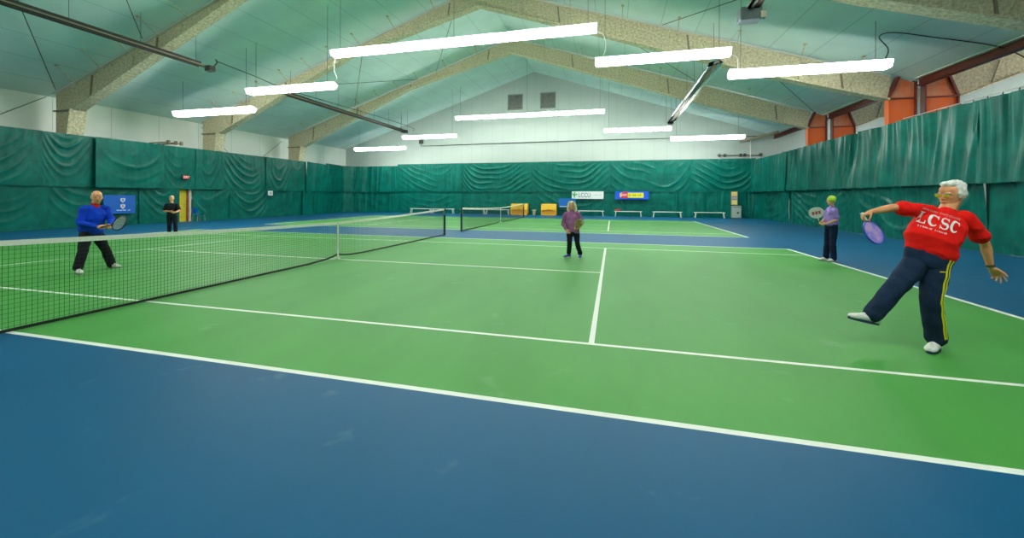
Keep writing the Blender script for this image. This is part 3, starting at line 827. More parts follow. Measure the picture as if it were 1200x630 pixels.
# left wall: blue banner, signs, doorway, chair
XW = CX+.30
t = thing('banner', (XW, 5.95, .62), 'blue banner with two small crests and a white line on the left curtain', 'banner')
MB().box((XW-.03, 5.30, .62), (XW, 6.62, 1.55)).build('sheet', mat('banner_royal', (.0, .11, .50), .45), t)
for z, nm in ((1.30, 'crest'), (.98, 'crest')):
    MB().prism([(XW+.006, 5.98, z+.10), (XW+.006, 6.18, z+.10), (XW+.006, 6.18, z-.02), (XW+.006, 6.08, z-.13), (XW+.006, 5.98, z-.02)], (-.006, 0, 0)).build(nm, mat('crest_pale', (.65, .68, .75), .5), t)
    MB().prism([(XW+.012, 6.03, z+.05), (XW+.012, 6.13, z+.05), (XW+.012, 6.08, z-.08)], (-.006, 0, 0)).build('crest_mark', mat('crest_red', (.5, .08, .12) if z < 1.2 else (.08, .12, .35), .5), t)
ticks(5.82, 6.40, .76, .83, XW, 11, 9, 'y').build('lettering', mat('banner_text_white', (.85, .87, .9), .5), t)
t = thing('exit_sign', (CX+.2, 9.15, 2.5), 'small dark sign with red letters on the upper left curtain above the doorway', 'sign')
MB().box((CX+.22, 8.92, 2.50), (CX+.32, 9.38, 2.74)).build('case', mat('sign_dark', (.05, .05, .045), .5), t, bevel=.01)
text_mb('EXIT', .2, (CX+.326, 9.15, 2.55), (0, 1, 0), (0, 0, 1), .004, 'CENTER', .8).build('lettering', emat('exit_red', (1, .10, .05), .7), t)
t = thing('number_sign', (CX+.2, 15.0, 1.6), 'small white sign with a dark mark on the lower left curtain', 'sign')
MB().box((CX+.24, 14.82, 1.58), (CX+.27, 15.22, 1.92)).build('card', MT['white'], t)
text_mb('4', .26, (CX+.276, 15.03, 1.66), (0, 1, 0), (0, 0, 1), .004).build('numeral', MT['black'], t)
b = MB().box((CX-.30, 8.8, 0), (CX-.2, 9.52, 2.1)); d = structure('door_1', b, mat('yellow_door_paint', (.62, .50, .02), .5, var=.1)); d['label'] = 'yellow painted door'
MB().tube([(CX-.2, 9.40, 1.0), (CX-.12, 9.40, 1.0), (CX-.12, 9.30, 1.0)], .014, 8).build('door_handle', MT['steel'], d)
b = MB().box((CX-.36, 9.52, 0), (CX-.12, 9.60, 2.15)); structure('trim_2', b, mat('door_jamb_brown', (.28, .06, .03), .6, var=.3))
b = MB().box((CX-.36, 9.60, 0), (CX-.08, 9.72, 2.15)); b.box((CX-.36, 8.7, 2.1), (CX-.12, 9.72, 2.2)); structure('trim_3', b, mat('door_frame_cream', (.66, .60, .48), .6, var=.15))
t = thing('notice_card', (CX-.05, 9.65, 1.4), 'small pale card fixed to the frame beside the yellow door', 'notice')
MB().box((CX-.07, 9.62, 1.33), (CX-.05, 9.78, 1.50)).build('card', mat('card_blue', (.55, .68, .72), .5), t)

t = thing('plastic_chair', (-17.1, 9.55, 0), 'blue plastic chair with metal legs by the left curtain', 'chair')
cb = mat('chair_blue_plastic', (.0, .16, .62), .4)
b = MB(); R_ = []
for k in range(9):
    v = k/8; R_.append(v)
cx0, cy0 = -17.1, 9.55       # seat centre; the chair faces away from the door, along +Y
seat = MB()
g = 8
for sgn, dz in ((1, 0), (-1, -.012)):
    o_ = len(seat.v)
    for i in range(g+1):
        for j in range(g+1):
            a, c_ = i/g*2-1, j/g*2-1
            seat.v.append(V((cx0+a*.23*(1-.08*c_*c_), cy0+c_*.22, .45+.03*a*a+.015*(c_ > .8)*-1+dz)))
    for i in range(g):
        for j in range(g):
            q = o_+i*(g+1)+j; seat.f.append((q, q+1, q+g+2, q+g+1))
seat.build('seat', cb, t, smooth=True)
back = MB()
for sgn, dy in ((1, 0), (-1, -.014)):
    o_ = len(back.v)
    for i in range(g+1):
        for j in range(g+1):
            a, c_ = i/g*2-1, j/g
            back.v.append(V((cx0+a*.23*(1-.10*(c_**6)), cy0-.24-.06*c_+.04*a*a+dy, .52+.32*c_)))
    for i in range(g):
        for j in range(g):
            q = o_+i*(g+1)+j; back.f.append((q, q+1, q+g+2, q+g+1))
back.build('backrest', cb, t, smooth=True)
lm = mat('chair_leg_tan', (.42, .38, .28), .4, .4)
for sx in (-1, 1):
    MB().tube([(cx0+sx*.19, cy0+.19, .44), (cx0+sx*.21, cy0+.23, 0)], .013, 8).build('leg', lm, t)
    MB().tube([(cx0+sx*.19, cy0-.27, .62), (cx0+sx*.19, cy0-.18, .43), (cx0+sx*.21, cy0-.24, 0)], .013, 8).build('leg', lm, t)

# ------------------------------------------------------------------ people
def bake(mb, voxel, smooth=4, fac=.5):
    me = mb.mesh('tmp'); o = bpy.data.objects.new('tmp', me); COL.objects.link(o)
    r = o.modifiers.new('r', 'REMESH'); r.mode = 'VOXEL'; r.voxel_size = voxel; r.use_smooth_shade = True
    s = o.modifiers.new('s', 'SMOOTH'); s.iterations = smooth; s.factor = fac
    dg = bpy.context.evaluated_depsgraph_get()
    out = bpy.data.meshes.new_from_object(o.evaluated_get(dg))
    bpy.data.objects.remove(o); bpy.data.meshes.remove(me)
    out.materials.clear()
    return out

def displace(me, fn):
    ns = [v.normal.copy() for v in me.vertices]
    for v, n in zip(me.vertices, ns):
        v.co = v.co + n*fn(v.co)
    me.update()

def place_mesh(name, me, m, root, label=None, parent=None):
    base = root.location
    for v in me.vertices: v.co = v.co - base
    return link(name, me, m, parent or root, None, True, 0, label)

def hand(mb, wrist, d, n, across, curl=(.5, .5, .5, .5), thumb=.5, s=1.0, spread=.0):
    """d: wrist to knuckles, n: palm normal (fingers curl towards it), across: towards the thumb side"""
    wrist = V(wrist); d = V(d).normalized(); across = V(across); across = (across-d*across.dot(d)).normalized(); nn = d.cross(across)
    n = nn if nn.dot(V(n)) > 0 else -nn
    mb.limb([wrist-d*.02*s, wrist+d*.02*s], [.024*s, .026*s], 12, 3)
    mb.loft([(wrist+d*.01*s, across, n, .026*s, .019*s), (wrist+d*.04*s, across, n, .037*s, .017*s), (wrist+d*.075*s, across, n, .041*s, .014*s), (wrist+d*.09*s, across, n, .038*s, .011*s)], 16)
    mb.ell(wrist+d*.04*s+across*.022*s+n*.008*s, (d, across, n), (.032*s, .017*s, .015*s), 12, 8)
    L = [(.042, .027, .021), (.046, .030, .022), (.043, .028, .021), (.034, .021, .018)]
    for k in range(4):
        off = .0315-.021*k
        p = wrist+d*(.086-.004*abs(k-1))*s+across*off*s
        dr = (d+across*spread*(1.5-k)).normalized()
        pts = [p-d*.02*s, p]; c = curl[k]
        ang = c*.9
        for i, l in enumerate(L[k]):
            q = dr*math.cos(ang)+n*math.sin(ang)
            p = p+q*l*s; pts.append(p); ang += c*(1.1 if i == 0 else .8)
        mb.limb(pts, [.0088*s, .0086*s, .0080*s, .0074*s, .0066*s], 8, 3)
    p = wrist+d*.022*s+across*.030*s+n*.004*s
    td = (d*.65+across*(.85-.5*thumb)+n*(.15+.7*thumb)).normalized()
    p1 = p+td*.040*s; td2 = (td+d*.45+n*.35*thumb-across*.35*thumb).normalized(); p2 = p1+td2*.030*s; p3 = p2+(td2+n*.3*thumb-across*.3*thumb).normalized()*.023*s
    mb.limb([p, p1, p2, p3], [.013*s, .0105*s, .0095*s, .008*s], 8, 3)

def head(mb, c, f, u, s=1.0, jowl=0.0, neck=None, nr=.056):
    """f: gaze, u: crown; c: head centre (eye line)"""
    c = V(c); f = V(f).normalized(); u = V(u); u = (u-f*u.dot(f)).normalized(); l = u.cross(f)
    A = (l, f, u)
    P = lambda a, b, d: c+l*a*s+f*b*s+u*d*s
    E = lambda p, r: mb.ell(P(*p), A, tuple(x*s for x in r), 20, 14)
    E((0, -.012, .035), (.076, .096, .088))          # cranium
    rg = lambda d, b, w, dp: (P(0, b, d), l, f, w*s, dp*s)
    J_ = 1+jowl*.25
    mb.loft([rg(.055, .012, .070, .080), rg(.020, .010, .070*J_, .082), rg(-.020, .012, .068*J_, .080), rg(-.050, .018, .062*J_, .072), rg(-.075, .024, .052*J_, .060), rg(-.093, .036, .036*J_, .043)], 28, 2.15)
    E((0, .064, -.088), (.022, .020, .018))          # chin
    for q in (-1, 1):
        E((q*.040, .062, -.026), (.020, .020, .018))     # cheek
        E((q*.030, .080, .018), (.026, .012, .009))     # brow ridge
        E((q*.076, -.008, -.012), (.008, .018, .030))   # ear
        E((q*.080, -.014, -.004), (.006, .012, .018))
        E((q*.012, .098, -.032), (.009, .010, .008))    # nostril wing
    mb.limb([P(0, .086, .012), P(0, .098, -.010), P(0, .110, -.030)], [.008*s, .010*s, .0125*s], 10, 3)   # nose
    E((0, .086, -.058), (.026, .012, .007))            # upper lip mound
    E((0, .084, -.070), (.022, .012, .008))            # lower lip
    if jowl: E((0, .02, -.095), (.048, .050, .026))
    if neck is not None:
        nk = V(neck)
        mb.limb([nk-(c-nk).normalized()*.05, nk, c-f*.012*s-u*.05*s], [nr*1.25, nr*1.05, nr], 18, 4)
    return P, A

def face_parts(root, P, A, s, skin_dark, eye=True, iris=(.08, .10, .12), brow=(.5, .48, .42), tag_=''):
    if eye:
        for q in (-1, 1):
            e = MB().ell(P(q*.031, .0835, .000), A, (.0145*s, .0085*s, .0075*s), 14, 8).build('eye', EYEW, root, smooth=True)
            MB().ell(P(q*.031, .0905, .000), A, (.006*s, .003*s, .006*s), 10, 6).build('iris', EYED, e, smooth=True)
    for q in (-1, 1):
        MB().limb([P(q*.016, .095, .017), P(q*.032, .094, .023), P(q*.050, .080, .019)], [.0035*s, .0045*s, .003*s], 8, 3).build('eyebrow', mat('eyebrow_tone', brow, .8), root, smooth=True)
    MB().limb([P(-.022, .087, -.064), P(-.010, .096, -.063), P(.010, .096, -.063), P(.022, .087, -.064)], [.002*s, .0045*s, .0045*s, .002*s], 8, 3).build('lips', mat('lip_tone', skin_dark, .5), root, smooth=True)
EYEW = mat('eye_white', (.75, .72, .68), .3); EYED = mat('eye_iris', (.03, .04, .05), .2)

def shoe(root, ankle, toe, floor_dir, m, sole_m, s=1.0, name='shoe', label=None):
    """toe: a point ahead of the ankle; floor_dir: unit vector pointing down to the sole"""
    a = V(ankle); dn = V(floor_dir).normalized(); g = V(toe)-a; g = (g-dn*g.dot(dn)).normalized(); sd = g.cross(dn)
    b = a+dn*.085*s
    q = lambda t, h: b+g*t*s-dn*h*s
    mb = MB()
    mb.loft([(q(-.062, .045), sd, dn, .030*s, .034*s), (q(-.03, .050), sd, dn, .036*s, .040*s), (q(.03, .050), sd, dn, .038*s, .040*s), (q(.09, .043), sd, dn, .044*s, .033*s),
             (q(.15, .036), sd, dn, .046*s, .025*s), (q(.185, .032), sd, dn, .034*s, .018*s)], 20, 2.3)
    mb.limb([q(-.015, .05), q(-.02, .105)], [.042*s, .040*s], 14, 3)
    mb.limb([q(.0, .085), q(.06, .072), q(.10, .058)], [.026*s, .024*s, .020*s], 12, 3)
    me = bake(mb, .006, 4)
    o = place_mesh(name, me, m, root, label)
    sb = MB(); out = []
    for k in range(28):
        th = 2*PI*k/28; x = math.cos(th); y = math.sin(th)
        w = .040+.008*max(0, x)-.004*(x < -.3)
        out.append((x*.140+.062, y*w*(1-.15*abs(x)**4)))
    sb.prism([q(t, 0)+sd*w*s for t, w in out], -dn*.026*s)
    sb.build('sole', sole_m, o, bevel=.004)
    lb = MB()
    for k in range(4):
        t = .035+.025*k; h = .098-.011*k
        lb.tube([q(t, h)-sd*.026*s, q(t+.004, h+.004), q(t, h)+sd*.026*s], .0028*s, 5)
    lb.build('laces', MT['band'], o)
    return o

def fold_fn(amp, fz, fx, seed):
    def fn(p):
        a = noise.noise(V((p.x*fx+seed, p.y*fx, p.z*fz)))
        b = noise.noise(V((p.x*fx*2.1, p.y*fx*2.1+seed, p.z*fz*1.7+5)))
        r = 1-abs(a)*2.2
        return amp*(r*.6+b*.6)
    return fn

def swell(j0, j1, r0, r1, mid=None, n=5):
    return [V(j0).lerp(V(j1), k/(n-1)) for k in range(n)]

def figure(key, J, F, gaze, gup, lab, skin, shirt, trous, sleeve='short', build=1.0, belly=.0, hs=1.0, female=False, voxel=.006,
           shoe_m=None, sole_m=None, hands=None, ground=None, hair=None, leg=1.0, lean_up=None, seed=1, hem=.05, shirt_lab=None):
    pel = V(J['pelvis']); neck = V(J['neck']); chest = V(J['chest']); bel = V(J['belly'])
    root = thing('person', (pel.x, pel.y, 0), lab, 'person')
    F = V(F).normalized(); T = (neck-pel).normalized()
    F = (F-T*F.dot(T)).normalized(); Lx = T.cross(F)           # Lx: the person's left
    rs, ls = V(J['rs']), V(J['ls']); Sx = (ls-rs).normalized()
    B = build
    # ---- body: one continuous mesh
    mb = MB()
    P, A = head(mb, J['head'], gaze, gup, hs, belly*4, neck, (.054+belly*.25)*B if not female else .045)
    sw = (ls-rs).length/2
    mb.loft([(pel-T*.04, Lx, F, .145*B, .095*B), (pel+T*.06, Lx, F, .145*B, .10*B), (bel, Lx, F, .135*B+belly*.6, .10*B+belly*.6), (chest, Lx, F, .15*B, .10*B), (neck-T*.07, Sx, F, sw*.85, .075*B), (neck-T*.01, Sx, F, .06*B, .055*B)], 28)
    for s_, a, b, c_ in ((1, 'rs', 're', 'rw'), (-1, 'ls', 'le', 'lw')):
        q = .85 if female else 1.0
        mb.limb([V(J[a])+(V(neck)-T*.05-V(J[a]))*.35, J[a], V(J[a]).lerp(V(J[b]), .45), J[b], V(J[b]).lerp(V(J[c_]), .35), J[c_]], [.055*B*q, .054*B*q, .046*B*q, .038*B*q, .040*B*q, .025*B*q], 14, 4)
    for a, b, c_ in (('rhip', 'rk', 'ra'), ('lhip', 'lk', 'la')):
        mb.limb([V(J[a])+T*.02, V(J[a]).lerp(V(J[b]), .5), J[b], V(J[b]).lerp(V(J[c_]), .3), V(J[c_])], [.085*B, .070*B, .050*B, .050*B, .034*B], 14, 4)
    for hnd in (hands or []):
        hand(mb, **hnd)
    me = bake(mb, voxel, 3)
    body = place_mesh('body', me, skin, root)
    # ---- trousers
    mb = MB()
    mb.loft([(pel-T*.06, Lx, F, .155*B+belly*.3, .115*B+belly*.2), (pel+T*.02, Lx, F, .165*B+belly*.5, .122*B+belly*.4), (pel+T*(hem+.05), Lx, F, .155*B+belly*.6, .118*B+belly*.55)], 28)
    tr = leg
    for a, b, c_ in (('rhip', 'rk', 'ra'), ('lhip', 'lk', 'la')):
        h, k, an = V(J[a]), V(J[b]), V(J[c_])
        dd = (an-k).normalized()
        mb.limb([h+T*.01, h.lerp(k, .35), h.lerp(k, .75), k, k.lerp(an, .4), k.lerp(an, .8), an-dd*.015], [.098*B*tr, .095*B*tr, .082*B*tr, .076*B*tr, .076*B*tr, .074*B*tr, .076*B*tr], 18, 4)
    me = bake(mb, voxel, 3)
    displace(me, fold_fn(.008, 7, 7, seed))
    tro = place_mesh('trousers', me, trous, root)
    # ---- shirt
    mb = MB(); bw_ = .165*B
    mb.loft([(pel+T*(hem-.01), Lx, F, bw_-.004+belly*.7, .122*B+belly*.6), (pel+T*(hem+.03), Lx, F, bw_+belly*.8, .127*B+belly*.85), (bel+T*.02, Lx, F, bw_+.004+belly*.9, .128*B+belly*1.05), (bel.lerp(chest, .55), Lx, F, .174*B+belly*.7, .128*B+belly*.85), (chest, Lx, F, .176*B+belly*.45, .124*B+belly*.5),
             (neck-T*.10, Sx, F, sw*.98, .10*B), (neck-T*.045, Sx, F, sw*.62, .078*B), (neck-T*.012, Sx, F, .072*B, .066*B)], 32, 2.2)
    q = .88 if female else 1.0
    if female:
        for s_ in (-1, 1): mb.ell(chest+Lx*.075*s_*B+F*.085*B+T*.015, (Lx, F, T), (.07*B, .055*B, .065*B))
    for a, b, c_ in (('rs', 're', 'rw'), ('ls', 'le', 'lw')):
        s0, e0, w0 = V(J[a]), V(J[b]), V(J[c_]); inn = s0+(neck-T*.06-s0)*.4
        if sleeve == 'short':
            mb.limb([inn, s0, s0.lerp(e0, .5), s0.lerp(e0, .70)], [.060*B*q, .066*B*q, .068*B*q, .074*B*q], 16, 4)
        else:
            mb.limb([inn, s0, s0.lerp(e0, .5), e0, e0.lerp(w0, .4), e0.lerp(w0, .88)], [.058*B*q, .062*B*q, .060*B*q, .056*B*q, .050*B*q, .038*B*q], 16, 4)
    me = bake(mb, voxel, 3)
    displace(me, fold_fn(.012, 7, 6, seed+9))
    shi = place_mesh('shirt' if sleeve == 'short' else 'sweater', me, shirt, root, shirt_lab)
    # ---- shoes
    for a, b in (('ra', 'rtoe'), ('la', 'ltoe')):
        dn = V((0, 0, -1)); an = V(J[a])
        if b == 'rtoe' and key == 'red': dn = V((-.22, 0, -1)).normalized()
        if an.z < .3: an = V((an.x, an.y, .087*leg_s.get(key, 1)))
        shoe(root, an, J[b], dn, shoe_m, sole_m, leg_s.get(key, 1))
    return dict(root=root, P=P, A=A, T=T, F=F, Lx=Lx, shirt=shi, trousers=tro, body=body, neck=neck, pel=pel, chest=chest, bel=bel, hs=hs)
leg_s = dict(purple=.88, lavender=.9, dark=.95, red=1.12, blue=1.08)

def bvh_of(o):
    off = root_loc(o); me = o.data
    return BVHTree.FromPolygons([v.co+off for v in me.vertices], [tuple(p.vertices) for p in me.polygons])

def hair_mesh(root, mb, m, amp=.004, voxel=.006, freq=60, label=None, name='hair'):
    me = bake(mb, voxel, 2)
    displace(me, lambda p: amp*noise.noise(V((p.x*freq, p.y*freq, p.z*freq*.35))) + amp*.8*noise.noise(V((p.x*20, p.y*20, p.z*20))))
    return place_mesh(name, me, m, root, label)

def racket(loc_grip, head_c, normal, rx, ry, solid, face_m, rim_m, grip_m, lab, handle=.13, cat='racket', name='racket'):
    g, h = V(loc_grip), V(head_c); ax = (h-g).normalized(); nrm = V(normal); nrm = (nrm-ax*nrm.dot(ax)).normalized(); sd = ax.cross(nrm)
    t = thing(name, g, lab, cat)
    n = 36; ring = [h+ax*rx*math.cos(2*PI*k/n)+sd*ry*math.sin(2*PI*k/n)*(1+.06*math.cos(2*PI*k/n)) for k in range(n)]
    thr = h-ax*rx
    if solid:
        MB().prism([p-nrm*.006 for p in ring], nrm*.012).build('blade', face_m, t, bevel=.002)
        b = MB()
        for k in range(n): b.bar(ring[k], ring[(k+1) % n], .010, .016, nrm)
        b.build('rim', rim_m, t)
    else:
        b = MB(); b.tube(ring+[ring[0], ring[1]], .011, 8, caps=False)
        b.tube([ring[int(n*.40)], thr-ax*.05, thr-ax*.10], .008, 8); b.tube([ring[int(n*.60)], thr-ax*.05, thr-ax*.10], .008, 8)
        b.build('frame', rim_m, t, smooth=True)
        b = MB()
        for k in range(-9, 10):
            q = k/10; w = math.sqrt(1-q*q)
            b.tube([h+sd*ry*q-ax*rx*w, h+sd*ry*q+ax*rx*w], .0011, 4, caps=False)
            b.tube([h+ax*rx*q-sd*ry*w, h+ax*rx*q+sd*ry*w], .0011, 4, caps=False)
        b.build('strings', face_m, t)
    e = g-ax*handle*.45
    b = MB(); b.tube([thr+ax*.004, g+ax*.03], [.010, .011], 10); b.build('shaft', rim_m, t)
    b = MB(); b.tube([e, e+ax*.012, g+ax*.055], [.018, .0155, .0145], 10); b.build('grip', grip_m, t)
    return t, (h, ax, sd, nrm)

def skin_mat(name, c): return mat(name, c, .5, var=.10, vscale=14, col2=(c[0]*.86, c[1]*.76, c[2]*.72))
SK1 = skin_mat('skin_tanned', (.86, .37, .17)); SK2 = skin_mat('skin_ruddy', (.88, .41, .20)); SK3 = skin_mat('skin_fair', (.88, .43, .26))
WH = mat('white_trainer', (.72, .70, .66), .5, var=.12, vscale=30); NAVYSOLE = mat('navy_sole', (.02, .03, .10), .6)
GREYSOLE = mat('grey_sole', (.25, .25, .27), .6)
def cloth(name, c, var=.12, b=.25): return mat(name, c, .85, var=var, vscale=5, bump=b, bscale=90, spec=.2)

# joint positions in metres, floor at z = 0
J = {
 'red': dict(head=(10.021, -3.311, 1.612), neck=(9.979, -3.322, 1.452), chest=(9.911, -3.339, 1.310), belly=(9.809, -3.365, 1.123), pelvis=(9.784, -3.372, 0.955), rs=(9.785, -3.320, 1.441), re=(9.516, -3.337, 1.474), rw=(9.317, -3.326, 1.425), rh=(9.240, -3.325, 1.387), ls=(10.133, -3.334, 1.367), le=(10.331, -3.262, 1.112), lw=(10.401, -3.234, 0.864), lh=(10.444, -3.223, 0.776), lf=(10.547, -3.197, 0.698), rhip=(9.712, -3.359, 0.914), lhip=(9.846, -3.387, 0.916), rk=(9.463, -3.423, 0.618), ra=(9.290, -3.406, 0.335), rtoe=(9.135, -3.425, 0.250), lk=(9.773, -3.436, 0.528), la=(9.874, -3.349, 0.114), ltoe=(9.704, -3.516, 0.070), ball=(8.981, -3.268, 1.561), pad0=(9.236, -3.347, 1.397), pad1=(9.288, -3.395, 1.246)),
 'purple': dict(head=(5.578, 1.910, 1.342), neck=(5.578, 1.910, 1.187), chest=(5.590, 1.913, 1.031), belly=(5.602, 1.916, 0.809), pelvis=(5.613, 1.919, 0.676), rs=(5.428, 1.871, 1.119), re=(5.361, 1.885, 0.873), rw=(5.455, 1.754, 0.729), rh=(5.490, 1.732, 0.688), ls=(5.751, 1.954, 1.121), le=(5.839, 1.956, 0.901), lw=(5.759, 1.750, 0.781), lh=(5.710, 1.696, 0.762), rhip=(5.527, 1.897, 0.653), lhip=(5.699, 1.941, 0.654), rk=(5.529, 1.897, 0.365), ra=(5.503, 1.942, 0.113), rtoe=(5.375, 1.806, 0.060), lk=(5.729, 1.866, 0.375), la=(5.799, 1.966, 0.100), ltoe=(5.794, 1.759, 0.041), pad0=(5.711, 1.686, 0.763), pad1=(5.798, 1.656, 0.940)),
 'blue': dict(head=(-3.665, -2.678, 1.514), neck=(-3.706, -2.689, 1.356), chest=(-3.723, -2.693, 1.180), belly=(-3.772, -2.706, 0.952), pelvis=(-3.772, -2.706, 0.794), rs=(-3.693, -2.871, 1.273), re=(-3.666, -2.937, 1.003), rw=(-3.383, -2.813, 0.916), rh=(-3.317, -2.796, 0.916), ls=(-3.710, -2.504, 1.280), le=(-3.579, -2.491, 1.049), lw=(-3.320, -2.642, 0.923), lh=(-3.317, -2.692, 0.909), rhip=(-3.757, -2.795, 0.767), lhip=(-3.775, -2.614, 0.750), rk=(-3.653, -2.902, 0.421), ra=(-3.645, -2.983, 0.111), rtoe=(-3.475, -3.022, 0.043), lk=(-3.755, -2.474, 0.396), la=(-3.828, -2.328, 0.062), ltoe=(-3.584, -2.307, 0.052), pad0=(-3.284, -2.787, 0.917), pad1=(-2.541, -2.824, 1.054)),
 'lavender': dict(head=(11.896, 3.105, 1.513), neck=(11.917, 3.111, 1.363), chest=(11.897, 3.106, 1.193), belly=(11.898, 3.106, 1.001), pelvis=(11.899, 3.106, 0.894), rs=(11.930, 3.279, 1.284), re=(11.832, 3.244, 1.078), rw=(11.682, 3.071, 0.967), rh=(11.610, 3.032, 0.957), ls=(11.913, 2.945, 1.283), le=(11.949, 2.944, 1.053), lw=(11.712, 2.934, 0.944), lh=(11.631, 2.975, 0.929), rhip=(11.880, 3.184, 0.846), lhip=(11.918, 3.028, 0.858), rk=(11.861, 3.200, 0.456), ra=(11.842, 3.215, 0.087), rtoe=(11.727, 3.207, 0.019), lk=(11.888, 3.000, 0.458), la=(11.911, 3.006, 0.079), ltoe=(11.757, 2.946, 0.018), pad0=(11.620, 3.014, 0.958), pad1=(11.535, 3.034, 1.254)),
 'dark': dict(head=(-10.863, 3.736, 1.426), neck=(-10.845, 3.740, 1.234), chest=(-10.844, 3.740, 1.060), belly=(-10.843, 3.741, 0.851), pelvis=(-10.842, 3.741, 0.711), rs=(-10.981, 3.643, 1.165), re=(-11.037, 3.588, 0.923), rw=(-10.693, 3.573, 0.911), rh=(-10.539, 3.561, 0.896), ls=(-10.706, 3.838, 1.164), le=(-10.556, 3.814, 0.940), lw=(-10.459, 3.633, 0.878), lh=(-10.489, 3.573, 0.862), rhip=(-10.911, 3.692, 0.678), lhip=(-10.756, 3.794, 0.675), rk=(-10.876, 3.670, 0.332), ra=(-10.914, 3.691, 0.016), rtoe=(-10.826, 3.590, -0.059), lk=(-10.705, 3.776, 0.328), la=(-10.719, 3.803, 0.012), ltoe=(-10.528, 3.718, -0.062)),
}


# ---------------- the man in the red shirt
j = J['red']
fwd_arm = (V(j['rh'])-V(j['rw'])).normalized(); larm = (V(j['lf'])-V(j['lw'])).normalized()
G = figure('red', j, (-.28, -1, 0), (-.93, -.36, -.10), (.10, 0, 1),
    'white-haired man in red shirt and navy trousers swinging a paddle, one foot raised', SK1,
    cloth('shirt_red', (.95, .010, .006), .06, .12), cloth('track_navy', (.012, .026, .065), .25, .12), build=1.05, belly=.034, hs=1.09, voxel=.0055, seed=3,
    hands=[dict(wrist=j['rw'], d=fwd_arm, n=(0, .2, -1), across=(-.2, -1, .0), curl=(1.0, 1.05, 1.1, 1.15), thumb=.9),
           dict(wrist=j['lw'], d=larm, n=(-.6, .2, -.6), across=(.5, -.8, .3), curl=(.12, .55, .75, .85), thumb=.35, s=1.05)],
    shoe_m=WH, sole_m=NAVYSOLE, hem=.065, leg=1.08)
root, P, A = G['root'], G['P'], G['A']
face_parts(root, P, A, 1.09, (.42, .14, .10), brow=(.62, .60, .55))
hm = mat('white_hair', (.80, .78, .74), .8, var=.18, vscale=40)
mb = MB(); s = 1.09
mb.ell(P(0, -.030, .062), A, (.083*s, .088*s, .078*s)); mb.ell(P(0, -.055, .015), A, (.080*s, .062*s, .085*s)); mb.ell(P(0, .030, .102), A, (.062*s, .050*s, .030*s))
for q in (-1, 1): mb.ell(P(q*.074, .014, .008), A, (.012*s, .018*s, .040*s)); mb.ell(P(q*.070, -.03, .03), A, (.020*s, .035*s, .055*s))
hair_mesh(root, mb, hm, .008, freq=70)
gl = bpy.data.objects.new('glasses', None); COL.objects.link(gl); gl.parent = root; gl['label'] = 'yellow-tinted sports glasses'
ym, nt_, b_ = nodemat('yellow_lens'); b_.inputs['Base Color'].default_value = (.75, .62, .01, 1); b_.inputs['Roughness'].default_value = .12; b_.inputs['Alpha'].default_value = .72
for q in (-1, 1):
    MB().ell(P(q*.034, .104, .000), A, (.027, .005, .019), 16, 8).build('lens', ym, gl, smooth=True)
b = MB().tube([P(-.064, .098, .012), P(-.034, .110, .018), P(0, .112, .012), P(.034, .110, .018), P(.064, .098, .012)], .0022, 6)
for q in (-1, 1): b.tube([P(q*.064, .098, .012), P(q*.084, .06, .010), P(q*.086, -.005, .006)], .0022, 6)
b.build('frame', mat('glasses_frame_grey', (.30, .32, .25), .3, .3), gl)

# shirt lettering, laid onto the cloth
bv = bvh_of(G['shirt'])
TX = V(j['chest']) + V((-.068, 0, -.035))
tdir = V((.89, -.25, -.365)).normalized(); tup = V((.365, -.02, .925)).normalized(); cast = V((.27, .96, .0))
def onto(x, y, lift=.004):
    p = TX+tdir*x*.84+tup*y*1.08
    h, n, i, d = bv.ray_cast(p-cast*.8, cast)
    return (h-cast*lift) if h else p-cast*.13
def stroke(mbx, path, widths, sub=4):
    pts = []
    for (a, b), w0, w1 in zip(zip(path[:-1], path[1:]), widths[:-1], widths[1:]):
        for k in range(sub):
            t = k/sub; pts.append((a[0]*(1-t)+b[0]*t, a[1]*(1-t)+b[1]*t, w0*(1-t)+w1*t))
    pts.append((*path[-1], widths[-1]))
    o_ = len(mbx.v)
    for i, (x, y, w) in enumerate(pts):
        a = pts[max(0, i-1)]; b = pts[min(len(pts)-1, i+1)]
        dx, dy = b[0]-a[0], b[1]-a[1]; l = math.hypot(dx, dy) or 1
        nx, ny = -dy/l, dx/l
        mbx.v.append(onto(x+nx*w/2, y+ny*w/2)); mbx.v.append(onto(x-nx*w/2, y-ny*w/2))
    for i in range(len(pts)-1):
        mbx.f.append((o_+2*i, o_+2*i+1, o_+2*i+3, o_+2*i+2))
lw = MT['band']
lettermat = mat('shirt_print_white', (.82, .80, .80), .7)
LH = .108; XS = .80
def arc_pts(cx, cy, rx, ry, a0, a1, n): return [(cx+rx*math.cos(a0+(a1-a0)*k/n), cy+ry*math.sin(a0+(a1-a0)*k/n)) for k in range(n+1)]
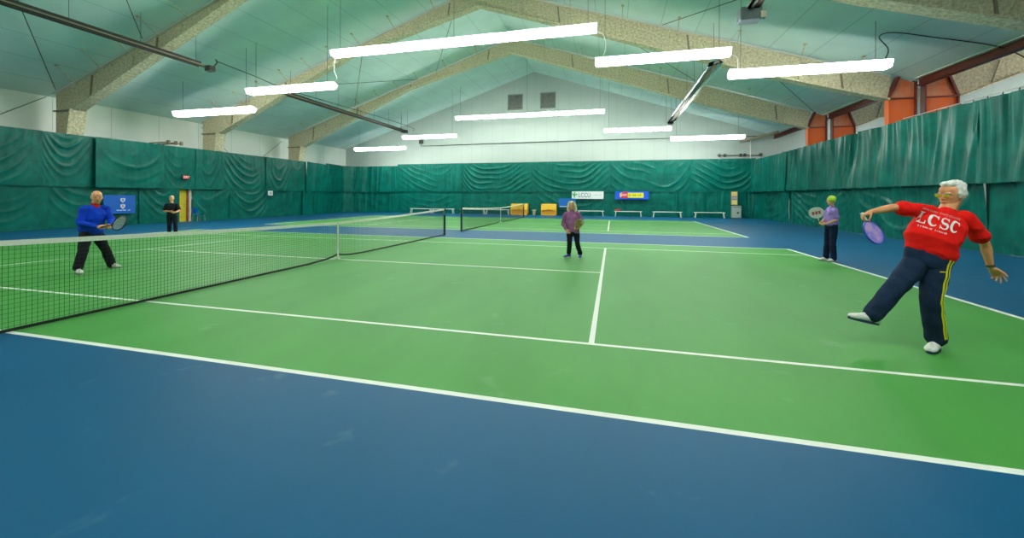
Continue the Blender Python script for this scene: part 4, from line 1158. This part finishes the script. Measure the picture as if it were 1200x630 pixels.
def letter(ch, x0):
    m = MB()
    if ch == 'L':
        stroke(m, [(x0+.022, LH), (x0+.022, 0)], [.022, .022]); stroke(m, [(x0, LH-.003), (x0+.046, LH-.003)], [.007, .007])
        stroke(m, [(x0, .004), (x0+.070, .004)], [.008, .008]); stroke(m, [(x0+.069, .0), (x0+.072, .034)], [.011, .004])
    if ch == 'C':
        pp = arc_pts(x0+.046, LH/2, .036, LH*.46, .75, 2*PI-.75, 14)
        w = [.008+.016*math.sin(PI*k/14)**1.2 for k in range(15)]
        stroke(m, pp, w, 1); stroke(m, [(x0+.078, LH*.96), (x0+.076, LH*.64)], [.012, .004])
    if ch == 'S':
        pp = arc_pts(x0+.038, LH*.72, .028, LH*.24, .5, PI, 6)+arc_pts(x0+.038, LH*.72, .030, LH*.22, PI, 1.35*PI, 3)[1:]+[(x0+.042, LH*.48)]+arc_pts(x0+.040, LH*.27, .030, LH*.24, .35*PI, -.1*PI, 4)+arc_pts(x0+.040, LH*.27, .032, LH*.25, -.1*PI, -.85*PI, 7)[1:]
        n = len(pp)-1; w = [.008+.015*math.exp(-((k/n-.5)/.22)**2) for k in range(n+1)]
        stroke(m, pp, w, 1); stroke(m, [(x0+.068, LH*.98), (x0+.066, LH*.68)], [.011, .004]); stroke(m, [(x0+.006, LH*.32), (x0+.008, .0)], [.004, .011])
    return m
tx = bpy.data.objects.new('shirt_print', None); COL.objects.link(tx); tx.parent = root
for ch, x0 in zip('LCSC', (-.195, -.105, -.005, .085)):
    letter(ch, x0).build('letter', lettermat, tx)
m = text_mb('LEWIS-CLARK STATE COLLEGE', .026, (0, 0, 0), (1, 0, 0), (0, 1, 0), .001, 'CENTER', 1.0)
xs = [p.x for p in m.v]; k_ = .37/(max(xs)-min(xs)); m.v = [onto(-.01+p.x*k_, LH+.022+p.y) for p in m.v]; m.build('small_lettering', lettermat, tx)
for xa, xb, n_ in ((-.165, -.045, 7), (-.03, .085, 7)):
    m = ticks(xa, xb, -.038, -.022, 0, n_, 21); m.v = [onto(p.x, p.z) for p in m.v]; m.build('small_lettering', lettermat, tx)

# yellow stripes down the left trouser leg
bt = bvh_of(G['trousers'])
yst = mat('stripe_yellow', (.78, .66, .02), .7)
H_, K_, A_ = V(j['lhip']), V(j['lk']), V(j['la'])
def legpt(t):
    return H_.lerp(K_, t*2) if t < .5 else K_.lerp(A_, t*2-1)
for off in (0.0, .13):
    m = MB(); N_ = 48
    for i in range(N_+1):
        t = -.05+1.02*i/N_; c_ = H_.lerp(K_, t*2) if t < .5 else legpt(min(1, t))
        for w in (-1, 1):
            out = (V((.55, -.83, 0)).normalized()).lerp(V((.0, -1, 0)), (off+.012*math.sin(t*9))*4)
            sd = V((-out.y, out.x, 0)).normalized()
            p = c_+out*.5+sd*w*.011
            h, n, ii, d = bt.ray_cast(p, -out)
            m.v.append((h+out*.004) if h else c_+out*.1)
    for i in range(N_): m.f.append((2*i, 2*i+1, 2*i+3, 2*i+2))
    m.build('side_stripe', yst, root)
m = MB()
for k in range(5):
    for w, z in ((0, 0), (0, .012), (.007, .012), (.007, 0)):
        p = V((9.80+.011*k+w, -4.2, .83+z)); h, n, ii, d = bt.ray_cast(p, V((0, 1, 0))); m.v.append((h-V((0, .004, 0))) if h else V((9.8, -3.5, .8)))
    m.f.append((4*k, 4*k+1, 4*k+2, 4*k+3))
m.build('trouser_emblem', yst, root)
# wristband and watch on the hanging arm
MB().tube([V(j['lw'])-(V(j['lw'])-V(j['le'])).normalized()*.01, V(j['lw'])-(V(j['lw'])-V(j['le'])).normalized()*.035], [.034, .035], 16).build('bracelet', mat('bracelet_brown', (.10, .08, .05), .5), root)
# paddle in the raised hand
wr = V(j['rw']); gp = wr+fwd_arm*.075+V((0, .0, -.02))
pm = mat('paddle_violet', (.06, .10, .70), .4, var=.4, vscale=9, col2=(.62, .38, .58))
pd, fr_ = racket(gp, gp+V((.060, -.05, -.165)), (.25, -.9, .3), .125, .090, True, pm, mat('paddle_edge_blue', (.03, .06, .5), .4), MT['white'],
    'blue and violet paddle in the raised hand of the man in red', handle=.10, cat='paddle', name='paddle')
# ball in the air
t = thing('ball', j['ball'], 'bright yellow-green ball in the air in front of the woman in lavender', 'ball')
bm_ = MB().ell(V(j['ball']), ((1, 0, 0), (0, 1, 0), (0, 0, 1)), (.037, .037, .037), 24, 16); bm_.build('shell', mat('ball_lime', (.55, .80, .02), .6, bump=.2, bscale=200), t, smooth=True)
m = MB(); pts = []
for k in range(41):
    a = 2*PI*k/40; p = V((math.cos(a), math.sin(a), .45*math.sin(2*a))).normalized()*.0372; pts.append(V(j['ball'])+p)
m.tube(pts, .0012, 5, caps=False).build('seam', MT['white'], t)

# ---------------- the woman in the purple sweater
j = J['purple']
d1 = (V(j['rh'])-V(j['rw'])).normalized(); d2 = (V(j['lh'])-V(j['lw'])).normalized()
G = figure('purple', j, (-.05, -1, 0), (-.12, -1, -.02), (0, 0, 1), 'blonde woman in a mauve sweater and black trousers holding a paddle at her waist', SK3,
    cloth('sweater_mauve', (.36, .13, .30), .2, .3), cloth('trousers_black', (.010, .012, .016), .2, .1), sleeve='long', build=.98, belly=.0, hs=.95, female=True, voxel=.006, seed=5,
    hands=[dict(wrist=j['rw'], d=d1, n=(.3, .8, 0), across=(.9, -.3, .3), curl=(.5, .55, .6, .6), thumb=.5, s=.9),
           dict(wrist=j['lw'], d=d2, n=(0, .6, -.8), across=(-.2, 0, 1), curl=(1, 1, 1, 1), thumb=.9, s=.9)],
    shoe_m=mat('blue_trainer', (.02, .05, .38), .5, var=.3, vscale=25), sole_m=WH, leg=.82, hem=-.015)
root, P, A = G['root'], G['P'], G['A']
face_parts(root, P, A, .95, (.55, .16, .15), brow=(.35, .25, .14))
mb = MB(); s = .95
mb.ell(P(0, -.022, .052), A, (.092*s, .098*s, .082*s)); mb.ell(P(0, -.05, .0), A, (.092*s, .070*s, .10*s))
for q in (-1, 1):
    mb.limb([P(q*.045, .042, .104), P(q*.092, .0, .045), P(q*.104, -.018, -.04), P(q*.110, -.018, -.11), P(q*.098, -.005, -.155)], [.024, .026, .030, .032, .020], 12, 4)
    mb.limb([P(q*.06, -.05, .0), P(q*.07, -.06, -.10), P(q*.06, -.06, -.17)], [.05, .05, .03], 12, 4)
hair_mesh(root, mb, mat('blonde_hair', (.86, .74, .50), .7, var=.2, vscale=30, stretch=(1, 1, .2)), .008, freq=60)
# collar
nk = V(j['neck']); MB().limb([nk-V((0, 0, .02)), nk+V((0, -.005, .035))], [.060, .053], 16, 3).build('collar', cloth('collar_mauve', (.36, .13, .30)), root, smooth=True)
gp = V(j['lw'])+d2*.07
racket(gp, gp+V((.07, -.03, .13)), (.1, -.95, .3), .125, .095, True, mat('paddle_tan', (.45, .30, .10), .5, var=.5, vscale=22, col2=(.12, .08, .04)), mat('paddle_edge_yellow', (.62, .52, .18), .5), MT['black'],
       'tan patterned paddle held at the waist of the woman in mauve', handle=.09, cat='paddle', name='paddle')

# ---------------- the man in the blue sweatshirt
j = J['blue']
d1 = (V(j['rh'])-V(j['rw'])).normalized(); d2 = (V(j['lh'])-V(j['lw'])).normalized()
G = figure('blue', j, (.95, -.25, 0), (.93, -.38, -.10), (0, 0, 1), 'bald man in bright blue sweatshirt and black trousers behind the near net', SK2,
    cloth('sweat_blue', (.005, .055, .62), .15, .15), cloth('trousers_black_loose', (.012, .012, .018), .2, .1), sleeve='long', build=1.0, belly=.02, hs=1.08, voxel=.006, seed=8,
    hands=[dict(wrist=j['rw'], d=(1, .12, 0), n=(0, .8, -.5), across=(0, .1, 1), curl=(1, 1, 1, 1), thumb=.9),
           dict(wrist=j['lw'], d=(.75, -.6, -.1), n=(0, -.8, -.5), across=(0, .1, 1), curl=(.8, .85, .9, .9), thumb=.8)],
    shoe_m=WH, sole_m=GREYSOLE, hem=.02)
root, P, A = G['root'], G['P'], G['A']
face_parts(root, P, A, 1.08, (.45, .16, .12), brow=(.5, .45, .4))
mb = MB()
mb.ell(P(0, -.062, .0), A, (.072, .046, .050))
for q in (-1, 1): mb.ell(P(q*.070, -.036, .012), A, (.012, .036, .026))
hair_mesh(root, mb, mat('grey_fringe_hair', (.50, .46, .40), .8, var=.2, vscale=40), .003)
nk = V(j['neck']); MB().limb([nk-V((0, 0, .035)), nk+V((.012, -.003, .012))], [.078, .064], 18, 3).build('collar', cloth('collar_red', (.62, .02, .02)), root, smooth=True)
g0 = V(j['rw'])+V((.08, .005, .0)); dirr = (V((-2.70, -2.80, 1.03))-g0).normalized()
racket(g0, g0+dirr*.50, (.62, -.70, .35), .18, .145, False, mat('string_white', (.6, .6, .58), .5), mat('racket_black', (.015, .015, .018), .35), MT['black'],
       'black framed racket with open strings held out by the man in blue', handle=.22)

# ---------------- the woman in lavender by the baseline
j = J['lavender']
d1 = (V(j['rh'])-V(j['rw'])).normalized(); d2 = (V(j['lh'])-V(j['lw'])).normalized()
G = figure('lavender', j, (-.95, -.3, 0), (-.95, -.3, -.02), (0, 0, 1), 'woman in a lavender top and navy trousers standing on the right baseline', SK3,
    cloth('top_lavender', (.36, .24, .66), .12, .2), cloth('trousers_navy', (.008, .014, .05), .2, .1), sleeve='short', build=.92, belly=.005, hs=.95, female=True, voxel=.006, seed=12,
    hands=[dict(wrist=j['rw'], d=d1, n=(0, -.9, -.3), across=(-.2, 0, 1), curl=(1, 1, 1, 1), thumb=.9, s=.9),
           dict(wrist=j['lw'], d=d2, n=(0, .9, -.3), across=(-.2, 0, 1), curl=(.8, .85, .9, .9), thumb=.7, s=.9)],
    shoe_m=WH, sole_m=GREYSOLE, leg=.92, hem=.02)
root, P, A = G['root'], G['P'], G['A']
face_parts(root, P, A, .95, (.5, .16, .14), brow=(.45, .4, .32))
mb = MB(); s = .95
mb.ell(P(0, -.025, .055), A, (.086*s, .092*s, .082*s)); mb.ell(P(0, -.052, .0), A, (.084*s, .062*s, .085*s))
for q in (-1, 1): mb.ell(P(q*.076, .0, .015), A, (.018*s, .035*s, .055*s))
hair_mesh(root, mb, mat('silver_hair', (.66, .60, .50), .8, var=.2, vscale=40), .006)
g0 = V(j['rw'])+d1*.07; hc = g0+V((-.08, -.02, .25))
t, (h, ax, sd, nr) = racket(g0, hc, (-.35, -.93, .1), .135, .150, True, mat('racket_face_white', (.68, .66, .64), .5), mat('racket_rim_white', (.75, .74, .70), .4), MT['black'],
       'short white racket with a red mark held upright by the woman in lavender', handle=.14)
m = MB()
for k in (-1, 0, 1):
    c_ = h+sd*k*.065+nr*.008 if nr.y < 0 else h+sd*k*.065-nr*.008
    n_ = nr if nr.y < 0 else -nr
    m.prism([c_+sd*a+ax*b for a, b in ((-.025, -.04), (.02, -.04), (.025, .04), (-.02, .04))], n_*.002)
m.build('red_mark', mat('racket_mark_red', (.5, .05, .06), .5), t)

# ---------------- the man in dark clothes near the doorway
j = J['dark']
for k_ in ('rtoe', 'ltoe'): j[k_] = (j[k_][0], j[k_][1], .03)
for k_ in ('ra', 'la'): j[k_] = (j[k_][0], j[k_][1], .09)
G = figure('dark', j, (.55, -.83, 0), (.6, -.8, -.05), (0, 0, 1), 'person in black short-sleeved shirt and dark trousers, hands together, near the yellow door', SK2,
    cloth('shirt_black', (.012, .016, .020), .2, .1), cloth('trousers_dark', (.010, .012, .022), .2, .1), sleeve='short', build=.95, belly=.01, hs=.95, voxel=.007, seed=15,
    hands=[dict(wrist=j['rw'], d=(.9, -.2, -.15), n=(0, .8, -.5), across=(0, .1, 1), curl=(.6, .6, .6, .6), thumb=.6, s=.9),
           dict(wrist=j['lw'], d=(-.4, -.85, -.2), n=(-.5, .3, -.5), across=(0, .1, 1), curl=(.6, .6, .7, .7), thumb=.6, s=.9)],
    shoe_m=MT['black'], sole_m=MT['black'], leg=.92, hem=.0)
root, P, A = G['root'], G['P'], G['A']
face_parts(root, P, A, .95, (.48, .18, .14), brow=(.5, .45, .4))
mb = MB(); s = .95
mb.ell(P(0, -.028, .052), A, (.082*s, .090*s, .080*s)); mb.ell(P(0, -.052, .0), A, (.078*s, .060*s, .070*s))
hair_mesh(root, mb, mat('pale_grey_hair', (.68, .62, .52), .8, var=.2, vscale=40), .004)
